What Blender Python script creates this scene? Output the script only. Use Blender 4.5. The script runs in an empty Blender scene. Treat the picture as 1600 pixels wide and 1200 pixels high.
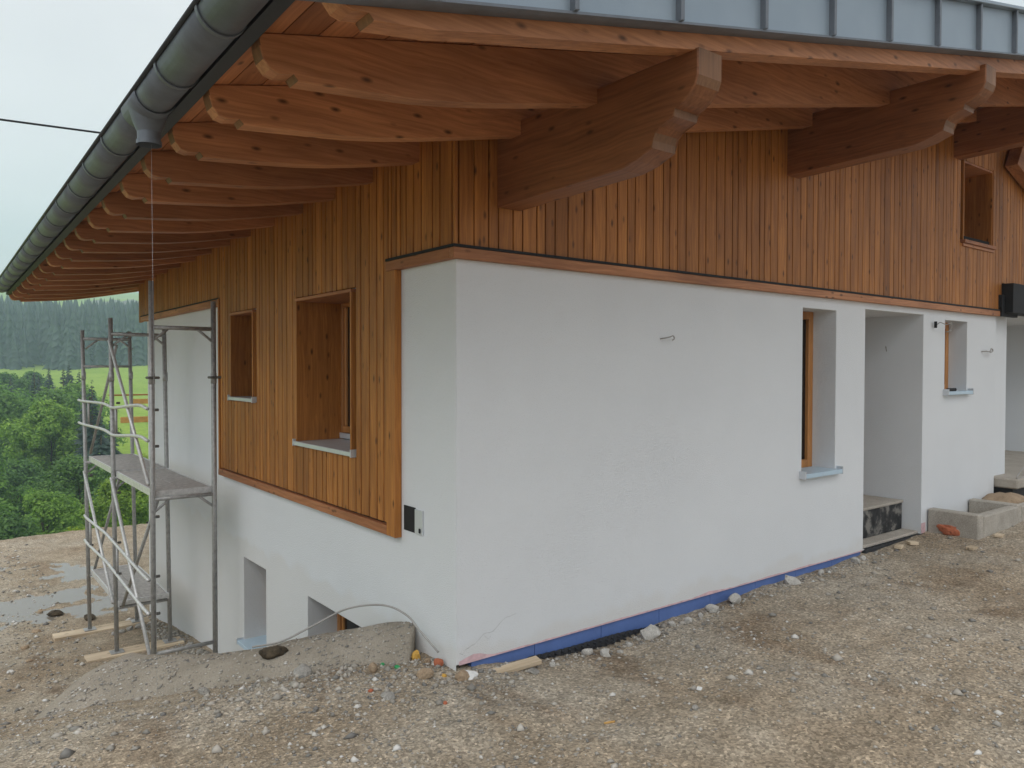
import bpy, bmesh, math, random
import numpy as np
from mathutils import Matrix, Vector, noise
R = math.radians
rnd = random.Random(7)
scene = bpy.context.scene
COL = scene.collection

# ------------------------------------------------------------------ camera
cam_d = bpy.data.cameras.new('camera')
cam = bpy.data.objects.new('camera', cam_d); COL.objects.link(cam)
cam_d.sensor_width = 36.0
cam_d.lens = 26.865
cam_d.clip_start = 0.05; cam_d.clip_end = 6000
cam.matrix_world = Matrix(((0.79094, 0.01100, -0.61179, -2.513),
                           (-0.61189, 0.01689, -0.79077, -3.790),
                           (0.00163, 0.99980, 0.02009, 1.750),
                           (0, 0, 0, 1)))
scene.camera = cam

# ------------------------------------------------------------------ world, sun, exposure
SUN_EL = R(58)          # soft sun high behind the photographer
w = bpy.data.worlds.new('World'); scene.world = w; w.use_nodes = True
nt = w.node_tree; nt.nodes.clear()
out = nt.nodes.new('ShaderNodeOutputWorld'); bg = nt.nodes.new('ShaderNodeBackground')
sky = nt.nodes.new('ShaderNodeTexSky'); sky.sky_type = 'NISHITA'; sky.sun_disc = False
sky.sun_elevation = SUN_EL; sky.sun_rotation = R(180 + 55)
sky.air_density = 1.5; sky.dust_density = 4
tc = nt.nodes.new('ShaderNodeTexCoord')
mp = nt.nodes.new('ShaderNodeMapping'); mp.inputs['Scale'].default_value = (1, 1, 2.2)
nz = nt.nodes.new('ShaderNodeTexNoise'); nz.inputs['Scale'].default_value = 1.6; nz.inputs['Detail'].default_value = 5; nz.inputs['Roughness'].default_value = .5
cr = nt.nodes.new('ShaderNodeValToRGB')
cr.color_ramp.elements[0].position = .3; cr.color_ramp.elements[0].color = (8.1, 8.0, 8.2, 1)
cr.color_ramp.elements[1].position = .7; cr.color_ramp.elements[1].color = (11.0, 10.7, 10.7, 1)
mx = nt.nodes.new('ShaderNodeMix'); mx.data_type = 'RGBA'; mx.inputs[0].default_value = .93
nt.links.new(tc.outputs['Generated'], mp.inputs['Vector']); nt.links.new(mp.outputs[0], nz.inputs['Vector'])
nt.links.new(nz.outputs['Fac'], cr.inputs[0])
nt.links.new(sky.outputs[0], mx.inputs[6]); nt.links.new(cr.outputs[0], mx.inputs[7])
nt.links.new(mx.outputs[2], bg.inputs['Color']); bg.inputs['Strength'].default_value = 0.078
nt.links.new(bg.outputs[0], out.inputs['Surface'])

sd = bpy.data.lights.new('sun', 'SUN'); sd.energy = 1.5; sd.angle = R(70); sd.color = (1.0, .99, .975)
sun = bpy.data.objects.new('sun', sd); COL.objects.link(sun)
sdir = Vector((math.cos(SUN_EL) * -0.82, math.cos(SUN_EL) * -0.57, math.sin(SUN_EL)))
sun.rotation_euler = sdir.to_track_quat('Z', 'Y').to_euler(); sun.location = (0, 0, 60)

vs = scene.view_settings
vs.view_transform = 'Standard'; vs.look = 'None'; vs.exposure = 0.43; vs.gamma = 1.0
scene.cycles.max_bounces = 8; scene.cycles.volume_bounces = 1

# ------------------------------------------------------------------ node material helpers
def new_mat(name):
    m = bpy.data.materials.new(name); m.use_nodes = True
    t = m.node_tree
    return m, t, t.nodes['Principled BSDF']

def N(t, typ, **kw):
    n = t.nodes.new(typ)
    for k, v in kw.items():
        if k in n.inputs: n.inputs[k].default_value = v
        else: setattr(n, k, v)
    return n

def ramp(t, fac, stops):
    r = t.nodes.new('ShaderNodeValToRGB')
    el = r.color_ramp.elements
    while len(el) < len(stops): el.new(.5)
    for e, (p, c) in zip(el, stops):
        e.position = p; e.color = (*c, 1) if len(c) == 3 else c
    t.links.new(fac, r.inputs[0]); return r

def mixc(t, fac, a, b, mode='MIX'):
    m = t.nodes.new('ShaderNodeMix'); m.data_type = 'RGBA'; m.blend_type = mode
    for sock, v in ((m.inputs[0], fac), (m.inputs[6], a), (m.inputs[7], b)):
        if hasattr(v, 'is_linked') or hasattr(v, 'links'): t.links.new(v, sock)
        elif isinstance(v, (int, float)): sock.default_value = v
        else: sock.default_value = (*v, 1)
    return m.outputs[2]

def bump(t, b, h, strength=.3, dist=.01, prev=None):
    n = t.nodes.new('ShaderNodeBump'); n.inputs['Strength'].default_value = strength; n.inputs['Distance'].default_value = dist
    t.links.new(h, n.inputs['Height'])
    if prev is not None: t.links.new(prev, n.inputs['Normal'])
    if b is not None: t.links.new(n.outputs[0], b.inputs['Normal'])
    return n.outputs[0]

def simple(name, col, rough=.6, metal=0., var=.12, scale=8., bstr=.15, bdist=.004):
    m, t, b = new_mat(name)
    c = t.nodes.new('ShaderNodeTexCoord')
    n = N(t, 'ShaderNodeTexNoise', Scale=scale, Detail=6., Roughness=.65); t.links.new(c.outputs['Object'], n.inputs['Vector'])
    lo = tuple(max(0, v * (1 - var)) for v in col); hi = tuple(min(1, v * (1 + var)) for v in col)
    r = ramp(t, n.outputs['Fac'], [(.3, lo), (.7, hi)])
    t.links.new(r.outputs[0], b.inputs['Base Color'])
    b.inputs['Roughness'].default_value = rough; b.inputs['Metallic'].default_value = metal
    if bstr: bump(t, b, n.outputs['Fac'], bstr, bdist)
    return m

def wood(name, axis, dark, light, rough=.55, knots=1., fine=1.):
    """stained softwood: streaks along one object axis, knots, per-piece shift of tone"""
    m, t, b = new_mat(name)
    c = t.nodes.new('ShaderNodeTexCoord'); oi = t.nodes.new('ShaderNodeObjectInfo')
    off = N(t, 'ShaderNodeVectorMath', operation='SCALE'); off.inputs[0].default_value = (37., 53., 71.)
    t.links.new(oi.outputs['Random'], off.inputs['Scale'])
    add = N(t, 'ShaderNodeVectorMath', operation='ADD'); t.links.new(c.outputs['Object'], add.inputs[0]); t.links.new(off.outputs[0], add.inputs[1])
    # knots
    mk = N(t, 'ShaderNodeMapping'); s = [13., 13., 13.]; s[axis] = 5.5; mk.inputs['Scale'].default_value = s
    t.links.new(add.outputs[0], mk.inputs['Vector'])
    vo = N(t, 'ShaderNodeTexVoronoi', Scale=1.0, Randomness=1.0); t.links.new(mk.outputs[0], vo.inputs['Vector'])
    kn = ramp(t, vo.outputs['Distance'], [(.05, (1, 1, 1)), (.11, (.65, .65, .65)), (.20, (0, 0, 0))])
    sel = N(t, 'ShaderNodeSeparateColor'); t.links.new(vo.outputs['Color'], sel.inputs[0])
    gt = N(t, 'ShaderNodeMath', operation='GREATER_THAN'); gt.inputs[1].default_value = .30; t.links.new(sel.outputs[0], gt.inputs[0])
    km = N(t, 'ShaderNodeMath', operation='MULTIPLY'); t.links.new(kn.outputs[0], km.inputs[0]); t.links.new(gt.outputs[0], km.inputs[1])
    km2 = N(t, 'ShaderNodeMath', operation='MULTIPLY'); km2.inputs[1].default_value = knots; t.links.new(km.outputs[0], km2.inputs[0])
    # grain, bent around the knots
    wob = N(t, 'ShaderNodeTexNoise', Scale=2.2, Detail=2.); t.links.new(add.outputs[0], wob.inputs['Vector'])
    ws = N(t, 'ShaderNodeVectorMath', operation='SCALE'); ws.inputs['Scale'].default_value = .06; t.links.new(wob.outputs['Color'], ws.inputs[0])
    a2 = N(t, 'ShaderNodeVectorMath', operation='ADD'); t.links.new(add.outputs[0], a2.inputs[0]); t.links.new(ws.outputs[0], a2.inputs[1])
    mg = N(t, 'ShaderNodeMapping'); s = [60. * fine] * 3; s[axis] = 1.6; mg.inputs['Scale'].default_value = s
    t.links.new(a2.outputs[0], mg.inputs['Vector'])
    g = N(t, 'ShaderNodeTexNoise', Scale=1.0, Detail=5., Roughness=.6); t.links.new(mg.outputs[0], g.inputs['Vector'])
    gr = ramp(t, g.outputs['Fac'], [(.28, dark), (.72, light)])
    mb = N(t, 'ShaderNodeMapping'); s = [5.] * 3; s[axis] = .9; mb.inputs['Scale'].default_value = s
    t.links.new(add.outputs[0], mb.inputs['Vector'])
    bl = N(t, 'ShaderNodeTexNoise', Scale=1., Detail=4.); t.links.new(mb.outputs[0], bl.inputs['Vector'])
    blr = ramp(t, bl.outputs['Fac'], [(.3, (.70, .66, .63)), (.7, (1.16, 1.16, 1.16))])
    c1 = mixc(t, 1., gr.outputs[0], blr.outputs[0], 'MULTIPLY')
    tone = ramp(t, oi.outputs['Random'], [(0, (.80, .77, .73)), (1, (1.14, 1.13, 1.11))])
    c2 = mixc(t, 1., c1, tone.outputs[0], 'MULTIPLY')
    kd = tuple(v * .36 for v in dark)
    c3 = mixc(t, km2.outputs[0], c2, kd)
    t.links.new(c3, b.inputs['Base Color']); b.inputs['Roughness'].default_value = rough
    b.inputs['Specular IOR Level'].default_value = .35
    bump(t, b, g.outputs['Fac'], .25, .002)
    return m

# ------------------------------------------------------------------ materials
D, Lt = (.285, .104, .022), (.52, .218, .048)
M = {}
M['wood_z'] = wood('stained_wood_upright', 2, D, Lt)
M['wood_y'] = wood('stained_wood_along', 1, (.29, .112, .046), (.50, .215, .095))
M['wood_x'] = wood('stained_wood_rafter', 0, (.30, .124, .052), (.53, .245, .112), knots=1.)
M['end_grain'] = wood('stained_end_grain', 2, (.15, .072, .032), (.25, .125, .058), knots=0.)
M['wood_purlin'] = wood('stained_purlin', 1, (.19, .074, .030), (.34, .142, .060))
M['frame_wood'] = wood('window_frame_wood', 2, (.42, .19, .06), (.55, .26, .09), rough=.4, knots=0.)
M['raw_wood'] = wood('raw_plank', 0, (.48, .39, .27), (.70, .60, .46), rough=.8)
M['dark'] = simple('dark_gap', (.012, .010, .009), .9, bstr=0)
M['glass'] = simple('dark_window_glass', (.010, .012, .013), .04, bstr=0)
M['sill'] = simple('sill_metal', (.60, .63, .66), .40, .35, .06, 5, .03)
M['steel'] = simple('galvanised_tube', (.36, .36, .35), .5, .3, .25, 30, .1, .001)
M['rail'] = simple('bright_galvanised_rail', (.60, .60, .59), .42, .3, .2, 30, .1, .001)
M['clamp'] = simple('dark_clamp', (.13, .125, .115), .6, .4, .3, 30)
M['deck'] = simple('weathered_deck', (.38, .36, .34), .75, 0, .3, 22, .3, .002)
M['gutter'] = simple('anthracite_gutter', (.125, .142, .165), .50, .15, .18, 9, .03, .001)
M['fascia'] = simple('dark_fascia', (.028, .031, .036), .5, .2, .15)
M['concrete_dark'] = simple('bitumen', (.018, .018, .019), .7, 0, .5, 14, .5, .01)
M['blue'] = simple('blue_insulation', (.095, .165, .40), .6, 0, .12, 6, .05)
M['pink'] = simple('pink_base_coat', (.64, .44, .46), .9, 0, .2, 22, .2)
M['membrane'] = simple('dimpled_membrane', (.025, .027, .032), .55, 0, .3, 40)
M['black'] = simple('black_plastic', (.008, .008, .009), .75, 0, .2)
M['wire'] = simple('grey_cable', (.32, .31, .29), .6, 0, .15)
M['brick'] = simple('broken_brick', (.42, .13, .065), .9, 0, .3, 30, .5)
M['yellow'] = simple('yellow_foam', (.62, .36, .07), .8, 0, .25, 25, .4)
M['green'] = simple('green_plastic', (.03, .30, .10), .45, 0, .2)
M['white_bit'] = simple('plaster_crumb', (.72, .72, .70), .9, 0, .12, 30, .4)
M['ochre'] = simple('ochre_board', (.52, .30, .09), .6, 0, .2)

def plaster():
    m, t, b = new_mat('white_plaster')
    c = t.nodes.new('ShaderNodeTexCoord')
    n1 = N(t, 'ShaderNodeTexNoise', Scale=.7, Detail=5., Roughness=.6); t.links.new(c.outputs['Object'], n1.inputs['Vector'])
    mp_ = N(t, 'ShaderNodeMapping'); mp_.inputs['Scale'].default_value = (90, 90, 150); t.links.new(c.outputs['Object'], mp_.inputs['Vector'])
    n2 = N(t, 'ShaderNodeTexNoise', Scale=1., Detail=3., Roughness=.6); t.links.new(mp_.outputs[0], n2.inputs['Vector'])
    n3 = N(t, 'ShaderNodeTexNoise', Scale=3., Detail=3.); t.links.new(c.outputs['Object'], n3.inputs['Vector'])
    r1 = ramp(t, n1.outputs['Fac'], [(.3, (.690, .712, .730)), (.7, (.745, .768, .785))])
    # splashed, yellowish-grey lower edge with an uneven border
    sx = N(t, 'ShaderNodeSeparateXYZ'); t.links.new(c.outputs['Object'], sx.inputs[0])
    ad = N(t, 'ShaderNodeMath', operation='MULTIPLY_ADD'); ad.inputs[1].default_value = .35; t.links.new(n3.outputs['Fac'], ad.inputs[0]); t.links.new(sx.outputs[2], ad.inputs[2])
    rs = ramp(t, ad.outputs[0], [(.20, (1, 1, 1)), (.27, (0, 0, 0))])
    sp = N(t, 'ShaderNodeMath', operation='MULTIPLY'); sp.inputs[1].default_value = .42; t.links.new(rs.outputs[0], sp.inputs[0])
    c1 = mixc(t, sp.outputs[0], r1.outputs[0], (.66, .64, .60))
    t.links.new(c1, b.inputs['Base Color']); b.inputs['Roughness'].default_value = .93
    b.inputs['Specular IOR Level'].default_value = .2
    p = bump(t, None, n2.outputs['Fac'], .8, .006)
    bump(t, b, n3.outputs['Fac'], .12, .02, p)
    return m
M['plaster'] = plaster()

def metal_sheet():
    m, t, b = new_mat('slate_grey_sheet')
    c = t.nodes.new('ShaderNodeTexCoord')
    v = N(t, 'ShaderNodeTexVoronoi', Scale=95.); t.links.new(c.outputs['Object'], v.inputs['Vector'])
    r = ramp(t, v.outputs['Distance'], [(.12, (1, 1, 1)), (.26, (0, 0, 0))])
    n = N(t, 'ShaderNodeTexNoise', Scale=2.5, Detail=4.); t.links.new(c.outputs['Object'], n.inputs['Vector'])
    cc = ramp(t, n.outputs['Fac'], [(.3, (.21, .265, .315)), (.7, (.26, .315, .365))])
    t.links.new(cc.outputs[0], b.inputs['Base Color'])
    b.inputs['Roughness'].default_value = .42; b.inputs['Metallic'].default_value = .25
    p = bump(t, None, n.outputs['Fac'], .15, .02)
    bump(t, b, r.outputs[0], .25, .0015, p)
    return m
M['sheet'] = metal_sheet()

def concrete(name, a, b_, scale=5.):
    m, t, b = new_mat(name)
    c = t.nodes.new('ShaderNodeTexCoord')
    n = N(t, 'ShaderNodeTexNoise', Scale=scale, Detail=9., Roughness=.7); t.links.new(c.outputs['Object'], n.inputs['Vector'])
    n2 = N(t, 'ShaderNodeTexNoise', Scale=160., Detail=3.); t.links.new(c.outputs['Object'], n2.inputs['Vector'])
    r = ramp(t, n.outputs['Fac'], [(.28, a), (.72, b_)])
    r2 = ramp(t, n2.outputs['Fac'], [(.3, (.72, .72, .72)), (.7, (1.2, 1.2, 1.2))])
    t.links.new(mixc(t, 1., r.outputs[0], r2.outputs[0], 'MULTIPLY'), b.inputs['Base Color'])
    b.inputs['Roughness'].default_value = .95; b.inputs['Specular IOR Level'].default_value = .2
    p = bump(t, None, n2.outputs['Fac'], .6, .006)
    bump(t, b, n.outputs['Fac'], .4, .03, p)
    return m
M['concrete'] = concrete('grey_concrete', (.34, .31, .265), (.52, .48, .42))
M['mortar'] = concrete('rough_mortar', (.26, .228, .18), (.38, .34, .28), 3.)
M['stone'] = concrete('grey_stone', (.22, .21, .19), (.44, .42, .38), 14.)
M['stone_tan'] = concrete('tan_stone', (.28, .20, .13), (.46, .35, .24), 14.)
M['stone_dark'] = concrete('charred_lump', (.010, .009, .008), (.15, .115, .075), 16.)
M['stone_pale'] = concrete('pale_rubble', (.40, .38, .34), (.62, .60, .56), 14.)
M['crack'] = simple('crack_shadow', (.22, .22, .21), .9, bstr=0)
M['film'] = simple('blue_protective_film', (.46, .60, .70), .35, 0, .06)
M['step'] = concrete('dusty_slab', (.36, .32, .27), (.50, .46, .40), 4.)

def bitumen_step():
    m, t, b = new_mat('bitumen_daubed_step')
    c = t.nodes.new('ShaderNodeTexCoord')
    n = N(t, 'ShaderNodeTexNoise', Scale=6., Detail=6., Roughness=.6); t.links.new(c.outputs['Object'], n.inputs['Vector'])
    r = ramp(t, n.outputs['Fac'], [(.42, (.012, .012, .013)), (.50, (.03, .03, .03)), (.58, (.20, .19, .17))])
    t.links.new(r.outputs[0], b.inputs['Base Color']); b.inputs['Roughness'].default_value = .7
    bump(t, b, n.outputs['Fac'], .5, .02)
    return m
M['bitumen_step'] = bitumen_step()

def soil():
    m, t, b = new_mat('gravelly_soil')
    c = t.nodes.new('ShaderNodeTexCoord')
    def nz_(s, d=6., r=.6, stretch=None):
        n = N(t, 'ShaderNodeTexNoise', Scale=s, Detail=d, Roughness=r)
        if stretch:
            q = N(t, 'ShaderNodeMapping'); q.inputs['Scale'].default_value = stretch; t.links.new(c.outputs['Object'], q.inputs['Vector']); t.links.new(q.outputs[0], n.inputs['Vector'])
        else: t.links.new(c.outputs['Object'], n.inputs['Vector'])
        return n.outputs['Fac']
    big = nz_(.8, 5.); mid = nz_(5., 8., .7); fine = nz_(70., 5., .7)
    base = ramp(t, big, [(.30, (.30, .235, .165)), (.50, (.375, .318, .245)), (.70, (.425, .385, .325))])
    m2 = ramp(t, mid, [(.25, (.70, .68, .64)), (.75, (1.25, 1.24, 1.22))])
    dust = ramp(t, nz_(.45, 7., .65, (1, 1.8, 1)), [(.50, (0, 0, 0)), (.62, (1, 1, 1))])
    df = N(t, 'ShaderNodeMath', operation='MULTIPLY'); df.inputs[1].default_value = .45; t.links.new(dust.outputs[0], df.inputs[0])
    based = mixc(t, df.outputs[0], base.outputs[0], (.47, .43, .365))
    mud = ramp(t, nz_(.9, 5., .6, (1.6, .8, 1)), [(.56, (0, 0, 0)), (.68, (1, 1, 1))])
    mf = N(t, 'ShaderNodeMath', operation='MULTIPLY'); mf.inputs[1].default_value = .7; t.links.new(mud.outputs[0], mf.inputs[0])
    based = mixc(t, mf.outputs[0], based, (.20, .142, .092))
    c1 = mixc(t, 1., based, m2.outputs[0], 'MULTIPLY')
    v = N(t, 'ShaderNodeTexVoronoi', Scale=75.); t.links.new(c.outputs['Object'], v.inputs['Vector'])
    g = N(t, 'ShaderNodeSeparateColor'); t.links.new(v.outputs['Color'], g.inputs[0])
    gr = ramp(t, g.outputs[0], [(0, (.45, .44, .42)), (.55, (.95, .94, .92)), (.93, (1.35, 1.33, 1.30)), (1, (2.0, 1.95, 1.9))])
    c2 = mixc(t, .75, c1, mixc(t, 1., c1, gr.outputs[0], 'MULTIPLY'))
    fr = ramp(t, fine, [(.3, (.65, .65, .65)), (.7, (1.25, 1.25, 1.25))])
    c3 = mixc(t, .8, c2, mixc(t, 1., c2, fr.outputs[0], 'MULTIPLY'))
    t.links.new(c3, b.inputs['Base Color']); b.inputs['Roughness'].default_value = .95; b.inputs['Specular IOR Level'].default_value = .2
    p = bump(t, None, fine, .7, .008)
    p = bump(t, None, v.outputs['Distance'], .6, .008, p)
    bump(t, b, mid, .5, .04, p)
    return m
M['soil'] = soil()

def pebble():
    m, t, b = new_mat('pebbles')
    ge = t.nodes.new('ShaderNodeNewGeometry')
    r = ramp(t, ge.outputs['Random Per Island'], [(0, (.17, .165, .155)), (.3, (.28, .26, .225)), (.6, (.37, .34, .295)), (.88, (.46, .425, .37)), (.97, (.60, .58, .54)), (1, (.66, .65, .62))])
    t.links.new(r.outputs[0], b.inputs['Base Color']); b.inputs['Roughness'].default_value = .9
    return m
M['pebble'] = pebble()

def leafy(name, dark, light, trans=.25):
    m, t, b = new_mat(name)
    ge = t.nodes.new('ShaderNodeNewGeometry'); c = t.nodes.new('ShaderNodeTexCoord')
    n = N(t, 'ShaderNodeTexNoise', Scale=.9, Detail=3.); t.links.new(c.outputs['Object'], n.inputs['Vector'])
    a = ramp(t, ge.outputs['Random Per Island'], [(0, dark), (1, light)])
    k = ramp(t, n.outputs['Fac'], [(.3, (.7, .75, .7)), (.7, (1.2, 1.15, 1.1))])
    oi = t.nodes.new('ShaderNodeObjectInfo'); tr = ramp(t, oi.outputs['Random'], [(0, (.75, .85, .8)), (1, (1.2, 1.1, .95))])
    cc = mixc(t, 1., mixc(t, 1., a.outputs[0], k.outputs[0], 'MULTIPLY'), tr.outputs[0], 'MULTIPLY')
    t.links.new(cc, b.inputs['Base Color']); b.inputs['Roughness'].default_value = .6
    tb = t.nodes.new('ShaderNodeBsdfTranslucent'); t.links.new(cc, tb.inputs['Color'])
    ms = t.nodes.new('ShaderNodeMixShader'); ms.inputs[0].default_value = trans
    t.links.new(b.outputs[0], ms.inputs[1]); t.links.new(tb.outputs[0], ms.inputs[2])
    t.links.new(ms.outputs[0], t.nodes['Material Output'].inputs['Surface'])
    return m
M['leaf'] = leafy('fresh_green_leaves', (.11, .24, .034), (.33, .54, .09), .5)
M['leaf_yellow'] = leafy('yellow_green_leaves', (.15, .27, .025), (.36, .50, .065), .5)
M['leaf_dark'] = leafy('deep_green_leaves', (.055, .14, .030), (.19, .35, .072), .45)
M['needle'] = leafy('spruce_needles', (.008, .028, .024), (.028, .062, .046), .08)
M['bark'] = simple('bark', (.09, .065, .045), .95, 0, .3, 12, .6, .02)

def terrain_mat():
    m, t, b = new_mat('meadow_and_wood_floor')
    c = t.nodes.new('ShaderNodeTexCoord')
    n = N(t, 'ShaderNodeTexNoise', Scale=.06, Detail=8., Roughness=.6); t.links.new(c.outputs['Object'], n.inputs['Vector'])
    n2 = N(t, 'ShaderNodeTexNoise', Scale=1.2, Detail=5.); t.links.new(c.outputs['Object'], n2.inputs['Vector'])
    r = ramp(t, n.outputs['Fac'], [(.35, (.20, .31, .036)), (.65, (.27, .37, .055))])
    r2 = ramp(t, n2.outputs['Fac'], [(.3, (.8, .8, .8)), (.7, (1.15, 1.15, 1.15))])
    t.links.new(mixc(t, 1., r.outputs[0], r2.outputs[0], 'MULTIPLY'), b.inputs['Base Color'])
    b.inputs['Roughness'].default_value = 1.; b.inputs['Specular IOR Level'].default_value = .1
    return m
M['meadow'] = terrain_mat()

def water():
    m, t, b = new_mat('muddy_puddle_water')
    c = t.nodes.new('ShaderNodeTexCoord')
    n = N(t, 'ShaderNodeTexNoise', Scale=3., Detail=2.); t.links.new(c.outputs['Object'], n.inputs['Vector'])
    b.inputs['Base Color'].default_value = (.20, .18, .15, 1); b.inputs['Roughness'].default_value = .06
    bump(t, b, n.outputs['Fac'], .03, .01)
    return m
M['water'] = water()

# ------------------------------------------------------------------ mesh helpers
def link(name, me, mat, parent=None, smooth=False):
    o = bpy.data.objects.new(name, me); COL.objects.link(o)
    if mat is not None: me.materials.append(M[mat] if isinstance(mat, str) else mat)
    if parent is not None: o.parent = parent
    if smooth: me.polygons.foreach_set('use_smooth', [True] * len(me.polygons))
    return o

def from_bm(name, bm, mat, parent=None, smooth=False):
    bmesh.ops.recalc_face_normals(bm, faces=bm.faces)
    me = bpy.data.meshes.new(name); bm.to_mesh(me); bm.free()
    return link(name, me, mat, parent, smooth)

def local(parent, p):
    """world coordinates -> parent space (parents here only carry a location)"""
    if parent is None: return Vector(p)
    q = Vector(p); a = parent
    while a is not None: q = q - a.location; a = a.parent
    return q

def add_box(bm, a, b, bev=0.):
    x0, y0, z0 = (min(a[i], b[i]) for i in range(3)); x1, y1, z1 = (max(a[i], b[i]) for i in range(3))
    v = [bm.verts.new(p) for p in ((x0, y0, z0), (x1, y0, z0), (x1, y1, z0), (x0, y1, z0), (x0, y0, z1), (x1, y0, z1), (x1, y1, z1), (x0, y1, z1))]
    fs = [bm.faces.new([v[i] for i in f]) for f in ((3, 2, 1, 0), (4, 5, 6, 7), (0, 1, 5, 4), (1, 2, 6, 5), (2, 3, 7, 6), (3, 0, 4, 7))]
    if bev:
        es = list({e for f in fs for e in f.edges})
        bmesh.ops.bevel(bm, geom=es, offset=bev, segments=1, affect='EDGES', profile=.5)

def box(name, a, b, mat, parent=None, bev=0.):
    """mesh origin at the box's lower centre, so each piece carries its own texture space"""
    a = Vector(a); b = Vector(b)
    o_ = Vector(((a.x + b.x) / 2, (a.y + b.y) / 2, min(a.z, b.z)))
    bm = bmesh.new(); add_box(bm, a - o_, b - o_, bev)
    o = from_bm(name, bm, mat, parent)
    o.location = local(parent, o_)
    return o

def prism(name, poly, axis, lo, hi, mat, parent=None, bev=0., smooth=False):
    """poly: list of 2-D points in the plane normal to axis; axis 0: (y,z), axis 1: (x,z), axis 2: (x,y)"""
    bm = bmesh.new()
    def P(p, h):
        if axis == 0: return Vector((h, p[0], p[1]))
        if axis == 1: return Vector((p[0], h, p[1]))
        return Vector((p[0], p[1], h))
    org = P(poly[0], lo)
    A = [bm.verts.new(P(p, lo) - org) for p in poly]; B = [bm.verts.new(P(p, hi) - org) for p in poly]
    n = len(poly)
    fa = bm.faces.new(A); fb = bm.faces.new(B[::-1])
    for i in range(n): bm.faces.new((A[i], A[(i + 1) % n], B[(i + 1) % n], B[i]))
    if bev:
        es = list({e for f in (fa, fb) for e in f.edges})
        bmesh.ops.bevel(bm, geom=es, offset=bev, segments=1, affect='EDGES')
    bmesh.ops.triangulate(bm, faces=[f for f in bm.faces if len(f.verts) > 4])
    o = from_bm(name, bm, mat, parent, smooth); o.location = local(parent, org)
    return o

def end_faces(o, axis):
    o.data.materials.append(M['end_grain'])
    for p in o.data.polygons:
        if abs(p.normal[axis]) > .8: p.material_index = 1

def add_tube(bm, pts, rad, seg=8, cap=True):
    pts = [Vector(p) for p in pts]; rings = []
    rads = rad if isinstance(rad, (list, tuple)) else [rad] * len(pts)
    prev = None
    for i, p in enumerate(pts):
        d = (pts[min(i + 1, len(pts) - 1)] - pts[max(i - 1, 0)]).normalized()
        if prev is None:
            u = d.orthogonal().normalized()
        else:
            u = (prev - d * prev.dot(d)).normalized()
        prev = u; v = d.cross(u)
        rings.append([bm.verts.new(p + (u * math.cos(2 * math.pi * k / seg) + v * math.sin(2 * math.pi * k / seg)) * rads[i]) for k in range(seg)])
    for a, b in zip(rings, rings[1:]):
        for k in range(seg): bm.faces.new((a[k], a[(k + 1) % seg], b[(k + 1) % seg], b[k]))
    if cap: bm.faces.new(rings[0][::-1]); bm.faces.new(rings[-1])

def tube(name, pts, rad, mat, parent=None, seg=8):
    bm = bmesh.new(); org = Vector(pts[0])
    add_tube(bm, [Vector(p) - org for p in pts], rad, seg)
    o = from_bm(name, bm, mat, parent, True); o.location = local(parent, org)
    return o

def curve_pts(ctrl, n=8):
    ctrl = [Vector(c) for c in ctrl]; res = []
    P = [ctrl[0] * 2 - ctrl[1]] + ctrl + [ctrl[-1] * 2 - ctrl[-2]]
    for i in range(1, len(P) - 2):
        for k in range(n):
            t = k / n; a, b, c, d = P[i - 1:i + 3]
            res.append(.5 * ((2 * b) + (c - a) * t + (2 * a - 5 * b + 4 * c - d) * t * t + (3 * b - a - 3 * c + d) * t ** 3))
    res.append(ctrl[-1]); return res

def thing(name, label, cat, loc=(0, 0, 0), group=None):
    o = bpy.data.objects.new(name, None); COL.objects.link(o); o.location = loc
    o.empty_display_size = .2
    tag(o, label, cat, group); return o

def tag(o, label, cat, group=None):
    o['label'] = label; o['category'] = cat
    if group: o['group'] = group
    return o

def lump(name, size, mat, loc, parent=None, seed=0, sub=2, rough=.22, flat=False):
    rq = random.Random(seed * 7 + 1); cuts = [Vector((rq.gauss(0, 1), rq.gauss(0, 1), rq.gauss(0, 1))).normalized() for _ in range(7)] if flat else []
    bm = bmesh.new(); bmesh.ops.create_icosphere(bm, subdivisions=sub, radius=1.)
    sv = Vector((seed * 3.1, seed * 1.7, seed * .9))
    for v in bm.verts:
        d = v.co.normalized()
        k = 1 + rough * 2 * noise.noise(d * 1.3 + sv) + rough * noise.noise(d * 3.1 + sv)
        for c_ in cuts:
            e_ = d.dot(c_) * k
            if e_ > .72: k *= .72 / e_
        v.co = Vector((d.x * size[0] * k, d.y * size[1] * k, d.z * size[2] * k))
    zmin = min(v.co.z for v in bm.verts)
    for v in bm.verts: v.co.z -= zmin * .8
    o = from_bm(name, bm, mat, parent, not flat)
    o.location = local(parent, loc); o.rotation_euler = (0, 0, seed * 1.3)
    return o

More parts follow.
